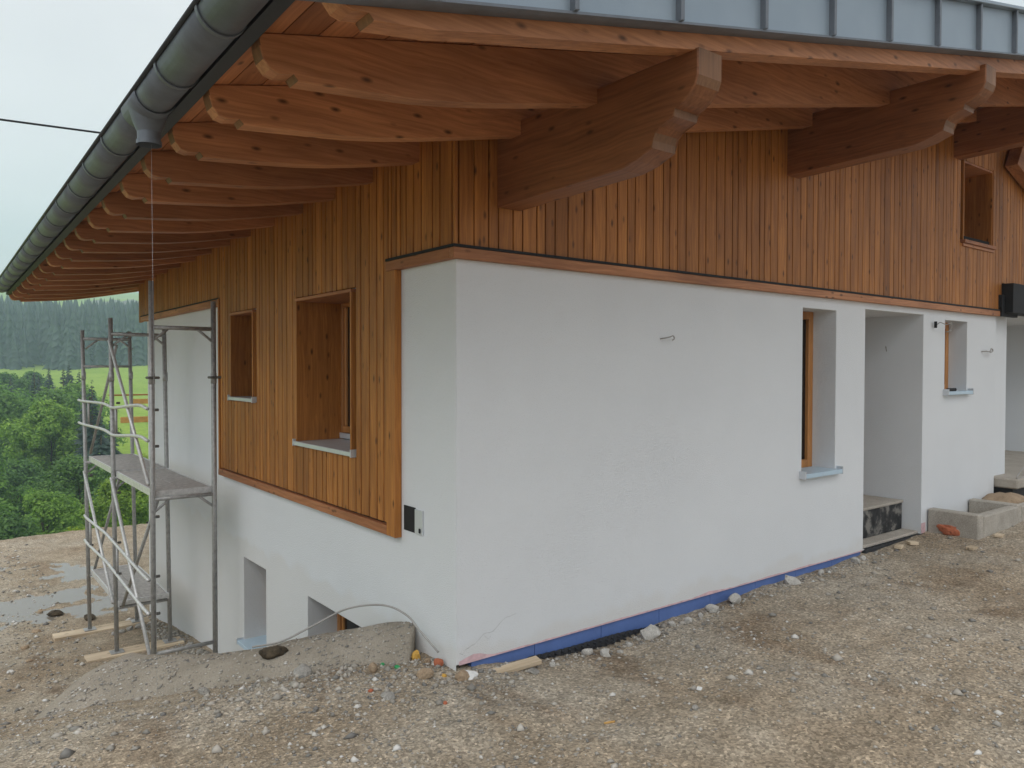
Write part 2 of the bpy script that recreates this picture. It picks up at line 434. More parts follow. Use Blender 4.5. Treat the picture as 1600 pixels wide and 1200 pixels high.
# ------------------------------------------------------------------ terrain
def lerp_list(lst, v):
    if v <= lst[0][0]: return lst[0][1]
    for (a, za), (b, zb) in zip(lst, lst[1:]):
        if v <= b:
            t = (v - a) / (b - a); return za + (zb - za) * t
    return lst[-1][1]
SLOPE = [(.1, -.03), (.5, -.08), (1.0, -.22), (1.6, -.40), (2.3, -.62), (3.0, -.95), (4.0, -1.30), (5.0, -1.42), (5.8, -1.47), (7.4, -1.70), (8.6, -1.74), (12, -1.72), (14.5, -1.62)]
WALLZ = [(-.2, -.045), (.25, -.085), (.6, -.135), (.9, -.165), (1.3, -.165), (1.8, -.14), (2.4, -.125), (3.4, -.10), (4.7, -.07), (6, -.02), (7.4, .06), (9, .09), (14, .12)]
RIDGE = [(0.02, .50, .085), (-.30, .76, .03), (-.62, 1.02, -.06), (-1.05, 1.55, -.21), (-1.30, 1.96, -.295), (-1.46, 2.22, -.33)]
def smooth01(t):
    t = max(0., min(1., t)); return t * t * (3 - 2 * t)
def ridge_side(x, y):
    """signed distance to the mortar-covered retaining wall: positive on the house side"""
    best = 1e9; sg = 0
    for (ax, ay, _), (bx, by, _) in zip(RIDGE, RIDGE[1:]):
        dx, dy = bx - ax, by - ay; L2 = dx * dx + dy * dy
        t = max(0, min(1, ((x - ax) * dx + (y - ay) * dy) / L2))
        qx, qy = ax + t * dx, ay + t * dy
        d = math.hypot(x - qx, y - qy)
        if d < best:
            best = d; sg = 1 if ((x - ax) * dy - (y - ay) * dx) > 0 else -1
    return best * sg
def ground_z(x, y):
    z = lerp_list(SLOPE, y)
    if y < .6:
        zr = lerp_list(WALLZ, x) * math.exp(-((min(y, 0)) / .9) ** 2) + (-.03) * (1 - math.exp(-(min(y, 0) / .9) ** 2))
        if x > 6: zr = max(zr, lerp_list(WALLZ, x) * .8)
        z = zr + (z - zr) * smooth01((y - .05) / .5) if x < .3 else zr
    if x < 0.4 and .3 < y < 6:
        s = ridge_side(x, y)
        if s > 0:
            k = smooth01(s / .22) * smooth01((x + 2.2) / .9)
            z = z + (min(z, -1.40) - z) * k
    return z
def rough_z(x, y):
    p = Vector((x, y, 0))
    q = y + .10 * x + .18 * noise.noise(Vector((x * .5, 0, 4.)))
    rut = sum(-.030 * math.exp(-((q - c) / .13) ** 2) + .014 * math.exp(-((q - c - .24) / .09) ** 2) for c in (-.95, -2.5)) * (.6 + .6 * noise.noise(Vector((x * .9, 7., 0)))) if -3.2 < y < 0 else 0.
    return rut + (noise.noise(p * 1.1) * .022 + noise.noise(p * 3.7) * .012 + noise.noise(p * 11.) * .007 + noise.noise(p * 27.) * .004)

def grid_mesh(name, xs, ys, zf, mat):
    nx, ny = len(xs), len(ys)
    co = np.zeros((ny, nx, 3), np.float32)
    for j, y in enumerate(ys):
        for i, x in enumerate(xs):
            co[j, i] = (x, y, zf(x, y))
    idx = np.arange(nx * ny).reshape(ny, nx)
    q = np.stack([idx[:-1, :-1], idx[:-1, 1:], idx[1:, 1:], idx[1:, :-1]], -1).reshape(-1, 4)
    me = mesh_np(name, co.reshape(-1, 3), q)
    return link(name, me, mat, None, True)

def mesh_np(name, co, faces):
    me = bpy.data.meshes.new(name)
    k = faces.shape[1]
    me.vertices.add(len(co)); me.vertices.foreach_set('co', np.ascontiguousarray(co, np.float32).ravel())
    me.loops.add(faces.size); me.loops.foreach_set('vertex_index', np.ascontiguousarray(faces, np.int32).ravel())
    me.polygons.add(len(faces)); me.polygons.foreach_set('loop_start', np.arange(0, faces.size, k, dtype=np.int32))
    me.polygons.foreach_set('loop_total', np.full(len(faces), k, np.int32))
    me.update(calc_edges=True); me.validate()
    return me

def axis_steps(stops):
    r = []
    for (a, b, s) in stops:
        n = max(1, int(round((b - a) / s))); r += [a + (b - a) * i / n for i in range(n)]
    r.append(stops[-1][1]); return r
def near_z(x, y):
    z = ground_z(x, y) + rough_z(x, y) * (1. if y < 9 else 1.6)
    if y > 14.2: z -= smooth01((y - 14.2) / 1.6) * 1.5
    return z
ground = grid_mesh('ground', axis_steps([(-400, -40, 60.), (-40, -6, 2.), (-6, -3, .15), (-3, 3, .03), (3, 9, .06), (9, 14, .25), (14, 60, 3.), (60, 400, 60.)]),
                   axis_steps([(-400, -40, 60.), (-40, -6, 2.), (-6, -3, .15), (-3, 3, .03), (3, 9, .06), (9, 16, .14)]), near_z, 'soil')
ground['kind'] = 'structure'

FAR = [(10, -3.2), (15.8, -3.4), (20, -6), (30, -10), (50, -14), (85, -17), (115, -15), (160, -7.7), (230, -3.8), (300, -.7), (340, 3.), (520, 20), (600, 40), (700, 52), (900, 76), (1500, 138), (2400, 200)]
def far_z(x, y):
    z = lerp_list(FAR, y)
    a = smooth01((y - 60) / 300)
    z += a * (noise.noise(Vector((x * .006, y * .006, 3.))) * 9 + noise.noise(Vector((x * .02, y * .02, 8.))) * 2.5)
    k = x / (y + 20)
    if y > 330: z += (k + .05 < 0) * 0 + max(0, k - .3) * 20
    return z
hill = grid_mesh('hillside', axis_steps([(-900, -150, 40), (-150, 250, 7), (250, 1000, 40)]),
                 axis_steps([(10, 30, 2), (30, 400, 6), (400, 1000, 14), (1000, 1500, 90)]), far_z, 'meadow')
hill['kind'] = 'structure'

# puddle on the lower yard
bm = bmesh.new()
ring = []
for k in range(40):
    a = 2 * math.pi * k / 40
    rr = 1 + .25 * noise.noise(Vector((math.cos(a) * 1.5, math.sin(a) * 1.5, 2.)))
    ring.append(bm.verts.new((-1.15 + 1.25 * rr * math.cos(a), 9.9 + 2.6 * rr * math.sin(a), 0)))
bm.faces.new(ring)
pud = from_bm('puddle', bm, 'water'); pud.location = (0, 0, -1.735); pud['kind'] = 'structure'

# ------------------------------------------------------------------ HOUSE
house = thing('house', 'white plastered house with stained wood cladding and deep timber eaves', 'house', (0, 0, 0))

# plaster wall: both facades as one continuous skin with real openings
def facade(bm, cache, mapf, us, zs, openings, depth):
    def V(u, z, d):
        p = mapf(u, z, d); k = tuple(round(c, 4) for c in p)
        if k not in cache: cache[k] = bm.verts.new(p)
        return cache[k]
    U = sorted(set(us + [o[0] for o in openings] + [o[1] for o in openings]))
    Z = sorted(set(zs + [o[2] for o in openings] + [o[3] for o in openings]))
    for u0, u1 in zip(U, U[1:]):
        for z0, z1 in zip(Z, Z[1:]):
            uc, zc = (u0 + u1) / 2, (z0 + z1) / 2
            if any(o[0] < uc < o[1] and o[2] < zc < o[3] for o in openings): continue
            bm.faces.new([V(u0, z0, 0), V(u1, z0, 0), V(u1, z1, 0), V(u0, z1, 0)])
    for o in openings:
        d = o[4]
        uu = [u for u in U if o[0] <= u <= o[1]]; zz = [z for z in Z if o[2] <= z <= o[3]]
        for a, b in zip(uu, uu[1:]):
            for z in (o[2], o[3]): bm.faces.new([V(a, z, 0), V(b, z, 0), V(b, z, d), V(a, z, d)])
        for a, b in zip(zz, zz[1:]):
            for u in (o[0], o[1]): bm.faces.new([V(u, a, 0), V(u, b, 0), V(u, b, d), V(u, a, d)])
bm = bmesh.new(); cache = {}
DOOR = (4.77, 6.0, -.02, 2.335, 1.6)
R_OPEN = [(3.68, 4.24, .815, 2.295, .30), DOOR, (6.52, 7.10, 1.50, 2.30, .27), (6.87, 7.68, 3.22, 4.12, .34)]
facade(bm, cache, lambda u, z, d: (u, d, z), [0, 7.92], [-.025, 2.43, 5.6], R_OPEN, .3)
L_OPEN = [(1.30, 2.34, 1.14, 2.325, .42), (3.375, 4.04, 1.46, 2.30, .36), (3.185, 3.805, -.95, -.12, .34), (1.0, 2.22, -.95, -.135, .33)]
facade(bm, cache, lambda u, z, d: (d, u, z), [0, 4.42], [-1.6, -.025, 2.43, 5.0], L_OPEN, .3)
# far section of the left facade, set back a little
facade(bm, cache, lambda u, z, d: (d + .035, u, z), [4.42, 7.95], [-2.0, 2.45, 3.4], [], .3)
for z0, z1 in ((-2.0, 2.45),):
    bm.faces.new([bm.verts.new(p) for p in ((0, 4.42, z0), (.036, 4.42, z0), (.036, 4.42, z1), (0, 4.42, z1))])
    bm.faces.new([bm.verts.new(p) for p in ((.035, 7.95, z0), (9., 7.95, z0), (9., 7.95, 3.4), (.035, 7.95, 3.4))])
    bm.faces.new([bm.verts.new(p) for p in ((0, 0, -.025), (8.0, 0, -.025), (8.0, .2, -.025), (0, .2, -.025))])
wall = from_bm('wall', bm, 'plaster', house)
bv = wall.modifiers.new('bevel', 'BEVEL'); bv.width = .012; bv.segments = 2; bv.limit_method = 'ANGLE'; bv.angle_limit = R(40)

# recessed second entrance at the end of the gable front
box('recess_wall', (7.921, .06, -.02), (8.43, .30, 2.46), 'plaster', house, .006)
box('recess_wall', (8.431, 1.3, .0), (12.5, 1.5, 2.6), 'plaster', house, .006)
box('recess_wall', (8.20, .301, .0), (8.43, 1.3, 2.6), 'plaster', house, .004)
box('recess_wall', (11.6, .0, .0), (12.5, 1.3, 2.6), 'plaster', house, .004)
box('recess_ceiling', (7.921, -.05, 2.462), (12.5, 1.6, 2.52), 'plaster', house)
box('steel_lintel', (7.99, -.16, 2.44), (12.5, .02, 2.80), 'black', house, .004)
box('steel_lintel', (7.90, -.07, 2.40), (8.4, -.021, 2.66), 'black', house, .003)
box('landing', (7.95, -.25, .30), (12.5, 1.29, .42), 'step', house, .015)
box('landing_base', (8.02, -.17, -.05), (12.5, 1.28, .299), 'concrete_dark', house, .01)

# interior boxes so no daylight leaks through the shell
box('niche_wall', (4.70, 1.60, -.05), (6.10, 1.68, 2.45), 'plaster', house)
door = box('door', (4.95, 1.56, .31), (5.9, 1.60, 2.28), 'frame_wood', house, .004)
box('handle', (5.05, 1.52, 1.3), (5.17, 1.56, 1.32), 'steel', door, .003)

# entrance step in the niche
st = box('entrance_step', (4.78, .20, .0), (5.99, 1.58, .29), 'bitumen_step', house, .006)
box('step_slab', (4.78, .185, .2905), (5.99, 1.58, .32), 'step', st, .006)
box('threshold', (4.76, .03, -.08), (6.0, .199, .005), 'step', house, .01)
box('threshold_edge', (4.80, -.012, -.14), (6.02, .029, -.02), 'membrane', house)

# windows
def window_right(u0, u1, z0, z1, d, sill_out=.06, sill=True, wood_sill=False):
    wd = bpy.data.objects.new('window', None); COL.objects.link(wd); wd.parent = house; wd.location = (u0, d, z0)
    f = .075
    for a, b in (((u0, d - .07, z0), (u0 + f, d, z1)), ((u1 - f, d - .07, z0), (u1, d, z1)), ((u0 + f, d - .07, z1 - f), (u1 - f, d, z1)), ((u0 + f, d - .07, z0), (u1 - f, d, z0 + f))):
        box('frame', a, b, 'frame_wood', wd, .006)
    box('pane', (u0 + f, d - .035, z0 + f), (u1 - f, d - .015, z1 - f), 'glass', wd)
    if sill:
        s = box('sill', (u0 - .03, -sill_out, z0 - .035), (u1 + .03, d - .07, z0 + .004), 'wood_y' if wood_sill else 'film', wd, .003)
        if not wood_sill:
            for u in (u0 - .036, u1 + .024): box('sill_end', (u, -sill_out - .004, z0 - .04), (u + .012, d - .08, z0 + .03), 'sill', s, .002)
    return wd
window_right(3.68, 4.24, .815, 2.295, .30)
window_right(6.52, 7.10, 1.50, 2.30, .27)
window_right(6.87, 7.68, 3.22, 4.12, .34, .07, True, True)
box('blind_handle', (6.53, -.05, 1.506), (6.72, -.01, 1.54), 'black', house, .008)

def window_left(u0, u1, z0, z1, d, lining=None, sill='sill'):
    wd = bpy.data.objects.new('window', None); COL.objects.link(wd); wd.parent = house; wd.location = (d, u0, z0)
    f = .055
    for a, b in (((d - .07, u0, z0), (d, u0 + f, z1)), ((d - .07, u1 - f, z0), (d, u1, z1)), ((d - .07, u0 + f, z1 - f), (d, u1 - f, z1)), ((d - .07, u0 + f, z0 + .06), (d, u1 - f, z0 + f + .06))):
        box('frame', a, b, 'frame_wood', wd, .006)
    # inner sash
    g = .03
    for a, b in (((d - .055, u0 + f, z0 + f + .06), (d - .012, u0 + f + g, z1 - f)), ((d - .055, u1 - f - g, z0 + f + .06), (d - .012, u1 - f, z1 - f))):
        box('sash', a, b, 'frame_wood', wd, .005)
    box('threshold_rail', (d - .085, u0 + .02, z0 + .012), (d - .071, u1 - .02, z0 + .058), 'sill', wd, .003)
    box('pane', (d - .035, u0 + f, z0 + f), (d - .015, u1 - f, z1 - f), 'glass', wd)
    s = box('sill', (-.062, u0 - .02, z0 - .03), (d - .07, u1 + .02, z0 + .004), sill, wd, .003)
    for u in (u0 - .026, u1 + .014): box('sill_end', (-.068, u, z0 - .036), (d - .09, u + .012, z0 + .022), 'sill', s, .002)
    if lining:
        t_ = .022
        box('lining', (-.048, u0 - .001, z0 + .005), (d - .071, u0 + t_, z1), 'wood_z', wd, .002)
        box('lining', (-.048, u1 - t_, z0 + .005), (d - .071, u1 + .001, z1), 'wood_z', wd, .002)
        box('lining', (-.052, u0 - .004, z1 - t_), (d - .071, u1 + .004, z1 + .002), 'wood_y', wd, .002)
    return wd
window_left(1.30, 2.34, 1.14, 2.325, .42, True)
window_left(3.375, 4.04, 1.46, 2.30, .36, True)
window_left(3.185, 3.805, -.95, -.12, .34, None, 'film')
window_left(1.0, 2.22, -.95, -.135, .33, None, 'film')

# --- roof geometry shared by rafters, soffit, cladding tops
FALL = .014
def soffit_z(x, y): return 3.335 + .211 * x - FALL * (y + .9)

# cladding boards
clad = box('cladding', (-.006, .0, 2.465), (-.0005, 8.18, 3.18), 'dark', house)     # dark back of the shadow gaps, left side
clad2 = box('cladding', (.0, -.006, 2.465), (12.4, -.0005, 3.28), 'dark', house)
box('backing', (-.006, .78, .697), (-.0005, 1.29, 2.464), 'dark', clad)
box('backing', (-.006, 2.35, .697), (-.0005, 3.36, 2.464), 'dark', clad)
box('backing', (-.006, 1.291, .697), (-.0005, 2.349, 1.10), 'dark', clad); box('backing', (-.006, 3.361, .697), (-.0005, 4.049, 1.42), 'dark', clad)
box('backing', (-.006, 4.05, .697), (-.0005, 4.41, 2.464), 'dark', clad)
prism('backing', [(.3, 3.281), (6.86, 3.281), (6.86, 4.75), (.3, 3.36)], 1, -.006, -.0005, 'dark', clad2)
prism('backing', [(7.69, 3.281), (12.4, 3.281), (12.4, 5.0), (7.69, 4.9)], 1, -.006, -.0005, 'dark', clad2)
WID = [.138, .083, .130, .101, .101, .077, .119, .073, .110, .068, .090, .105]
def board_pieces(u0, u1, lo, hi, holes):
    """split an upright board where a window opening cuts it"""
    segs = [(lo, hi)]
    for (h0, h1, z0, z1) in holes:
        if u1 > h0 + .01 and u0 < h1 - .01:
            n = []
            for a, b in segs:
                if z0 > a: n.append((a, min(b, z0)))
                if z1 < b: n.append((max(a, z1), b))
            segs = n
    return [s for s in segs if s[1] - s[0] > .02]
k = 0; u = .0
while u < 8.17:
    wv = WID[k % 12] * rnd.uniform(.92, 1.08); v = min(u + wv, 8.19)
    for lim in (.665, .775, 4.43):                     # no board straddles a trim
        if u < lim - .03 < v and v > lim: v = lim
    mid = (u + v) / 2
    lo = 2.482 if (mid < .775 or mid > 4.43) else .708
    if mid > 8.0: lo = 2.40
    hi = soffit_z(0, mid) - .012
    for a, b in board_pieces(u, v, lo, hi, [(1.295, 2.345, 1.105, 2.335), (3.37, 4.045, 1.43, 2.31)]):
        box('board', (-.030 - rnd.uniform(0, .002), u + .0065, a), (-.0065, v - .0065, b), 'wood_z', clad, .003)
    u = v; k += 1
u = .0; k = 3
while u < 10.8:
    wv = WID[k % 12] * rnd.uniform(.92, 1.08); v = u + wv; mid = (u + v) / 2
    hi = soffit_z(mid, 0) - .02 if mid < 9.4 else soffit_z(18.8 - mid, 0)
    lo = 2.478 if mid < 7.95 else 2.81
    for a, b in board_pieces(u, v, lo, hi, [(6.865, 7.685, 3.185, 4.125)]):
        box('board', (u + .004, -.030 - rnd.uniform(0, .002), a), (v - .004, -.0065, b), 'wood_z', clad2, .0025)
    u = v; k += 1
# corner post of the cladding
box('corner_board', (-.031, -.031, 2.482), (-.007, -.007, 3.3), 'wood_z', clad, .003)
# trim
for a, b, mt in (((-.052, -.052, 2.398), (7.90, .0, 2.462), 'wood_x'), ((-.052, .0005, 2.398), (0, .775, 2.462), 'wood_y'),
                 ((-.050, .650, .630), (0, .770, 2.397), 'wood_z'), ((-.048, .7705, .630), (0, 4.448, .695), 'wood_y'),
                 ((-.046, 4.418, .6955), (.036, 4.446, 2.478), 'wood_z'), ((-.046, 4.4465, 2.410), (.034, 7.98, 2.472), 'wood_y'),
                 ((6.845, -.05, 3.15), (7.71, -.0075, 3.184), 'wood_x'), ((6.850, -.04, 3.185), (6.868, .2, 4.14), 'wood_z'), ((7.682, -.04, 3.185), (7.700, .2, 4.14), 'wood_z')):
    box('trim', a, b, mt, house, .003)

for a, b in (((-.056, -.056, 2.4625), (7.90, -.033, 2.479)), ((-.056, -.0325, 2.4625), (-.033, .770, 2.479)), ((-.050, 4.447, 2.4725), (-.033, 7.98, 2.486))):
    box('dark_profile', a, b, 'black', house)  # dark metal profile on top of the trim, proud of the boards
# recess lining of the upper gable window
box('reveal', (6.869, -.03, 3.222), (6.885, .27, 4.12), 'wood_z', house); box('reveal', (7.665, -.03, 3.222), (7.681, .27, 4.12), 'wood_z', house)
box('reveal', (6.886, -.03, 4.10), (7.664, .27, 4.12), 'wood_y', house)

# base of the gable wall: pink base coat, blue insulation boards with joints, dimpled membrane
bm = bmesh.new(); n = 90
top = []; bot = []
for i in range(n + 1):
    x = .02 + 4.73 * i / n
    h = .004 + .022 * max(0, noise.noise(Vector((x * 2.3, 0, 1.)))) + .006 * noise.noise(Vector((x * 9, 0, 4.))) + .035 * math.exp(-((x - .12) / .10) ** 2)
    top.append(bm.verts.new((x, -.0035, -.024 + h))); bot.append(bm.verts.new((x, -.0035, -.030)))
for i in range(n): bm.faces.new((bot[i], bot[i + 1], top[i + 1], top[i]))
from_bm('base_coat', bm, 'pink', house)
box('base_coat', (6.0, -.004, -.03), (6.09, .0, .09), 'pink', house)
x = .12
for wdt in (.50, .60, .60, .60, .60, .60, .60, .53):
    box('insulation_board', (x, .012, -.40), (x + wdt - .004, .08, -.027), 'blue', house, .002); x += wdt
# left base row at the low side
mem = thing('drainage_membrane', 'black dimpled drainage sheet along the blue strip below the white gable wall', 'membrane', (.9, -.02, -.3))
bm = bmesh.new()
for i in range(120):
    x = .55 + i * .03
    h = -.128 + .016 * math.sin(x * 2.1) + .03 * noise.noise(Vector((x * 1.4, 5, 0))) + (.012 if i % 2 else 0)
    p0 = bm.verts.new((x - .9, -.012 - .012 * (i % 2), -.15)); p1 = bm.verts.new((x - .9, .020 - .016 * (i % 2), h + .3))
    if i: bm.faces.new((q0, p0, p1, q1))
    q0, q1 = p0, p1
from_bm('sheet', bm, 'membrane', mem)
bm = bmesh.new()
for i in range(60):
    for j in range(3):
        x = .6 + i * .058; h = -.140 - j * .028 + .016 * math.sin(x * 2.1)
        add_tube(bm, [(x - .9, .004, h + .3), (x - .9, -.022, h + .3)], [.010, .005], 6)
from_bm('dimples', bm, 'membrane', mem)['kind'] = 'stuff'

# --- roof
roof = bpy.data.objects.new('roof', None); COL.objects.link(roof); roof.parent = house; roof.location = (0, 0, 3.3)
Y0, Y1, XR = -1.53, 9.60, 9.4
def shear(o, dy_from=-.9):
    """the eaves line drops slightly towards the valley end"""
    m = o.matrix_basis.copy()
    for v in o.data.vertices: v.co.z -= FALL * (v.co.y + o.location.y - dy_from)
# soffit boards
x = -1.545; i = 0
while x < XR:
    wv = .148
    x1 = min(x + wv, XR)
    z0 = 3.335 + .211 * x; z1 = 3.335 + .211 * x1
    o = prism('soffit_board', [(x + .0025, z0), (x1 - .0025, z1), (x1 - .0025, z1 + .024), (x + .0025, z0 + .024)], 1, Y0 + .02, Y1 - .01, 'wood_y', roof)
    shear(o); x = x1; i += 1
# deck above the soffit and the far roof slope
def slab(name, pts, mat):
    o = prism(name, pts, 1, Y0 - .055, Y1 + .03, mat, roof); shear(o); return o
slab('roof_deck', [(-1.545, 3.335 - .326 + .026), (XR, 3.335 + .211 * XR + .026), (XR, 3.335 + .211 * XR + .19), (-1.56, 3.335 - .329 + .19)], 'sheet')
slab('roof_deck', [(XR + .001, 5.318 + .03), (20.3, 5.318 - 2.30 + .03), (20.3, 5.318 - 2.30 + .2), (XR + .001, 5.318 + .20)], 'sheet')
# rafters
TIP = [(-1.490, 3.018), (-1.486, 2.972), (-1.472, 2.925), (-1.445, 2.893), (-1.410, 2.884), (-1.350, 2.897), (-1.336, 2.870)]
def rafter(y, w=.10, inner=True, depth_off=0.):
    if inner: low = [(-1.0, 2.900), (-.80, 2.919), (-.62, 2.945), (-.45, 2.975), (-.2, 3.025), (0, 3.068), (XR, 3.068 + .211 * XR)]
    else: low = [(-1.10, 2.905), (-.90, 2.950), (-.6, 3.008), (XR, 3.135 + .2065 * XR)]
    poly = TIP + low + [(XR, 3.335 + .211 * XR - .002), (-1.490, 3.335 - .211 * 1.49 - .002)]
    o = prism('rafter', poly[:-1] + [poly[-1]], 1, y, y + w, 'wood_x', roof, .004); shear(o); end_faces(o, 0); return o
rafter(Y0, .10, False)
RY = [-.90, -.26, .37] + [.99 + .617 * i for i in range(14)]
for y in RY: rafter(y, .09)
rafter(9.50, .10)
# purlins with carved heads
HEAD = [(0.15, 2.728), (0, 2.732), (-1.063, 2.752), (-1.17, 2.775), (-1.276, 2.812), (-1.278, 2.850), (-1.290, 2.884), (-1.318, 2.906), (-1.360, 2.922), (-1.409, 2.930), (-1.411, 2.968), (-1.455, 2.980), (-1.500, 3.006), (-1.535, 3.045), (-1.550, 3.085), (-1.550, 3.206), (0.15, 3.206)]
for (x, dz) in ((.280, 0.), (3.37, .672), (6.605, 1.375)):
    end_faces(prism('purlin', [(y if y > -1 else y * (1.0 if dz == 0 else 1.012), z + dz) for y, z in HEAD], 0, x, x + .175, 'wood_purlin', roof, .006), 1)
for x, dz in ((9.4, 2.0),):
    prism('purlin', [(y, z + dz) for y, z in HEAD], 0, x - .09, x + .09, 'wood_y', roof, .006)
# other-slope verge rafter seen past the ridge purlin
prism('brace', [(7.95, 4.22), (9.5, 3.72), (9.5, 4.35), (8.2, 4.6)], 1, -.20, -.06, 'wood_x', roof, .004)

# standing-seam verge cladding
def vz(x): return 3.222 + .2145 * x
xs = [-.537 + .608 * i for i in range(-2, 17)]
for a, b in zip(xs, xs[1:]):
    a2 = max(a, -1.6)
    if b > XR + .5: break
    pn = prism('verge_panel', [(a2 + .008, vz(a2)), (b - .008, vz(b)), (b - .008, vz(b) + .30), (a2 + .008, vz(a2) + .30)], 1, -1.606, -1.598, 'sheet', roof, .001)
    prism('seam', [(b - .011, vz(b) - .004), (b + .011, vz(b)), (b + .011, vz(b) + .30), (b - .011, vz(b) + .296)], 1, -1.638, -1.597, 'gutter', pn, .002)
prism('drip_edge', [(-1.6, vz(-1.6) - .012), (XR, vz(XR) - .012), (XR, vz(XR) - .001), (-1.6, vz(-1.6) - .001)], 1, -1.622, -1.535, 'gutter', roof)
prism('verge_cap', [(-1.6, vz(-1.6) + .301), (XR, vz(XR) + .301), (XR, vz(XR) + .325), (-1.6, vz(-1.6) + .325)], 1, -1.650, -1.48, 'sheet', roof, .003)

# fascia strip and gutter with sockets, brackets and outlet
GA, GB = Vector((-1.638, -1.72, 3.055)), Vector((-1.585, 9.35, 2.915))
fz = lambda y: 2.995 - .0165 * (y + 1.5)
bm = bmesh.new()
for y in (Y0 - .06, Y1):
    pass
vv = []
for y in (Y0 - .06, Y1):
    xo = -1.50 + .003 * (y + 1.5)
    vv.append([bm.verts.new((xo + dx, y, fz(y) + dz)) for dx, dz in ((0, 0), (-.05, 0.01), (-.05, .24), (0, .24))])
for i in range(4): bm.faces.new((vv[0][i], vv[0][(i + 1) % 4], vv[1][(i + 1) % 4], vv[1][i]))
bm.faces.new(vv[0]); bm.faces.new(vv[1])
o = from_bm('fascia', bm, 'fascia', roof); o.location = local(roof, (0, 0, 0))
gut = bpy.data.objects.new('gutter', None); COL.objects.link(gut); gut.parent = house; gut.location = GA
def half_pipe(bm, a, b, r, th=.004, seg=14):
    prevr = None
    for p in (a, b):
        ring = []
        for k in range(seg + 1):
            an = math.pi + math.pi * k / seg
            ring.append(bm.verts.new((p.x + r * math.cos(an), p.y, p.z + r * math.sin(an))))
        for k in range(seg, -1, -1):
            an = math.pi + math.pi * k / seg
            ring.append(bm.verts.new((p.x + (r - th) * math.cos(an), p.y, p.z + (r - th) * math.sin(an))))
        if prevr:
            m_ = len(ring)
            for k in range(m_): bm.faces.new((prevr[k], prevr[(k + 1) % m_], ring[(k + 1) % m_], ring[k]))
        else: bm.faces.new(ring)
        prevr = ring
    bm.faces.new(prevr)
GR = .088
def gpt(y):
    t = (y - GA.y) / (GB.y - GA.y); return GA + (GB - GA) * t
ys = [GA.y] + [-.93 + .62 * i for i in range(17)] + [GB.y]
for a, b in zip(ys, ys[1:]):
    bm = bmesh.new(); half_pipe(bm, gpt(a) - GA, gpt(b) - GA + Vector((0, -.002, 0)), GR)
    o = from_bm('gutter_section', bm, 'gutter', gut, False)
    o.data.polygons.foreach_set('use_smooth', [len(p.vertices) == 4 for p in o.data.polygons])
    if b < GB.y:
        bm = bmesh.new(); half_pipe(bm, gpt(b) - GA + Vector((0, -.012, 0)), gpt(b) - GA + Vector((0, .012, 0)), GR + .006, .005)
        from_bm('bracket', bm, 'gutter', gut)
tube('rolled_edge', [gpt(GA.y) + Vector((-GR - .004, 0, .004)), gpt(GB.y) + Vector((-GR - .004, 0, .004))], .011, 'fascia', gut)
bm = bmesh.new(); half_pipe(bm, Vector((0, 0, 0)), Vector((0, .006, 0)), GR + .002, GR)
o = from_bm('end_cap', bm, 'gutter', gut); o.location = local(gut, GB)
og = gpt(.22)
bm = bmesh.new()
half_pipe(bm, Vector((0, -.15, 0)), Vector((0, .15, 0)), GR + .008, .006)
add_tube(bm, [(0, 0, -.02), (0, 0, -.10), (0.0, 0, -.145)], [.095, .072, .054], 16, False)
add_tube(bm, [(0, 0, -.13), (0, 0, -.20)], [.054, .052], 16, False)
add_tube(bm, [(0, 0, -.185), (0, 0, -.205)], [.058, .058], 16, False)
o = from_bm('outlet', bm, 'gutter', gut, True); o.location = local(gut, og)

# cut-out switch box on the plaster beside the cladding
eb = box('meter_box', (-.006, .470, .690), (.0, .612, .852), 'black', house)
box('cover_plate', (-.010, .372, .688), (-.001, .468, .846), 'sill', house, .002)
box('cable_gland', (-.016, .39, .70), (-.0105, .412, .73), 'black', house, .004)

for pts in ([(.055, .0), (.06, .055), (.13, .075), (.20, .12), (.27, .125), (.36, .185), (.47, .20)], [(.20, .12), (.235, .085), (.26, .10)], [(.05, .03), (.02, .045)]):
    bm = bmesh.new(); pv_ = None; rc = random.Random(3)
    fine_ = []
    for a_, b_ in zip(pts, pts[1:]):
        for q_ in range(5): fine_.append((a_[0] + (b_[0] - a_[0]) * q_ / 5 + rc.uniform(-.004, .004), a_[1] + (b_[1] - a_[1]) * q_ / 5 + rc.uniform(-.004, .004)))
    for q_ in fine_:
        w_ = rc.uniform(.0003, .0011); n_ = [bm.verts.new((q_[0], -.0022, q_[1] - w_)), bm.verts.new((q_[0], -.0022, q_[1] + w_))]
        if pv_: bm.faces.new((pv_[0], n_[0], n_[1], pv_[1]))
        pv_ = n_
    from_bm('crack', bm, 'crack', house)
# bare cable stubs on the white wall
tube('cable_stub', curve_pts([(1.80, .0, 1.972), (1.81, -.03, 1.975), (1.85, -.05, 1.985), (1.89, -.045, 1.995), (1.91, -.04, 1.975), (1.885, -.045, 1.962)], 5), .0045, 'wire', house, 6)
tube('cable_stub', curve_pts([(6.30, .0, 2.235), (6.28, -.05, 2.26), (6.36, -.08, 2.24), (6.45, -.09, 2.26), (6.47, -.08, 2.18), (6.40, -.06, 2.16)], 5), .005, 'wire', house, 6)
tube('cable_stub', [(6.215, -.03, 2.20), (6.215, -.03, 2.27)], .016, 'black', house, 8)
tube('cable_stub', curve_pts([(7.50, .0, 1.965), (7.53, -.04, 1.965), (7.61, -.05, 1.965), (7.66, -.05, 2.0), (7.70, -.05, 1.975), (7.64, -.05, 1.955), (7.60, -.05, 1.965)], 5), .007, 'wire', house, 6)
tube('cable_stub', curve_pts([(6.0, .40, 1.985), (5.95, .38, 2.0), (5.92, .36, 1.97), (5.95, .37, 1.95)], 5), .005, 'wire', house, 6)

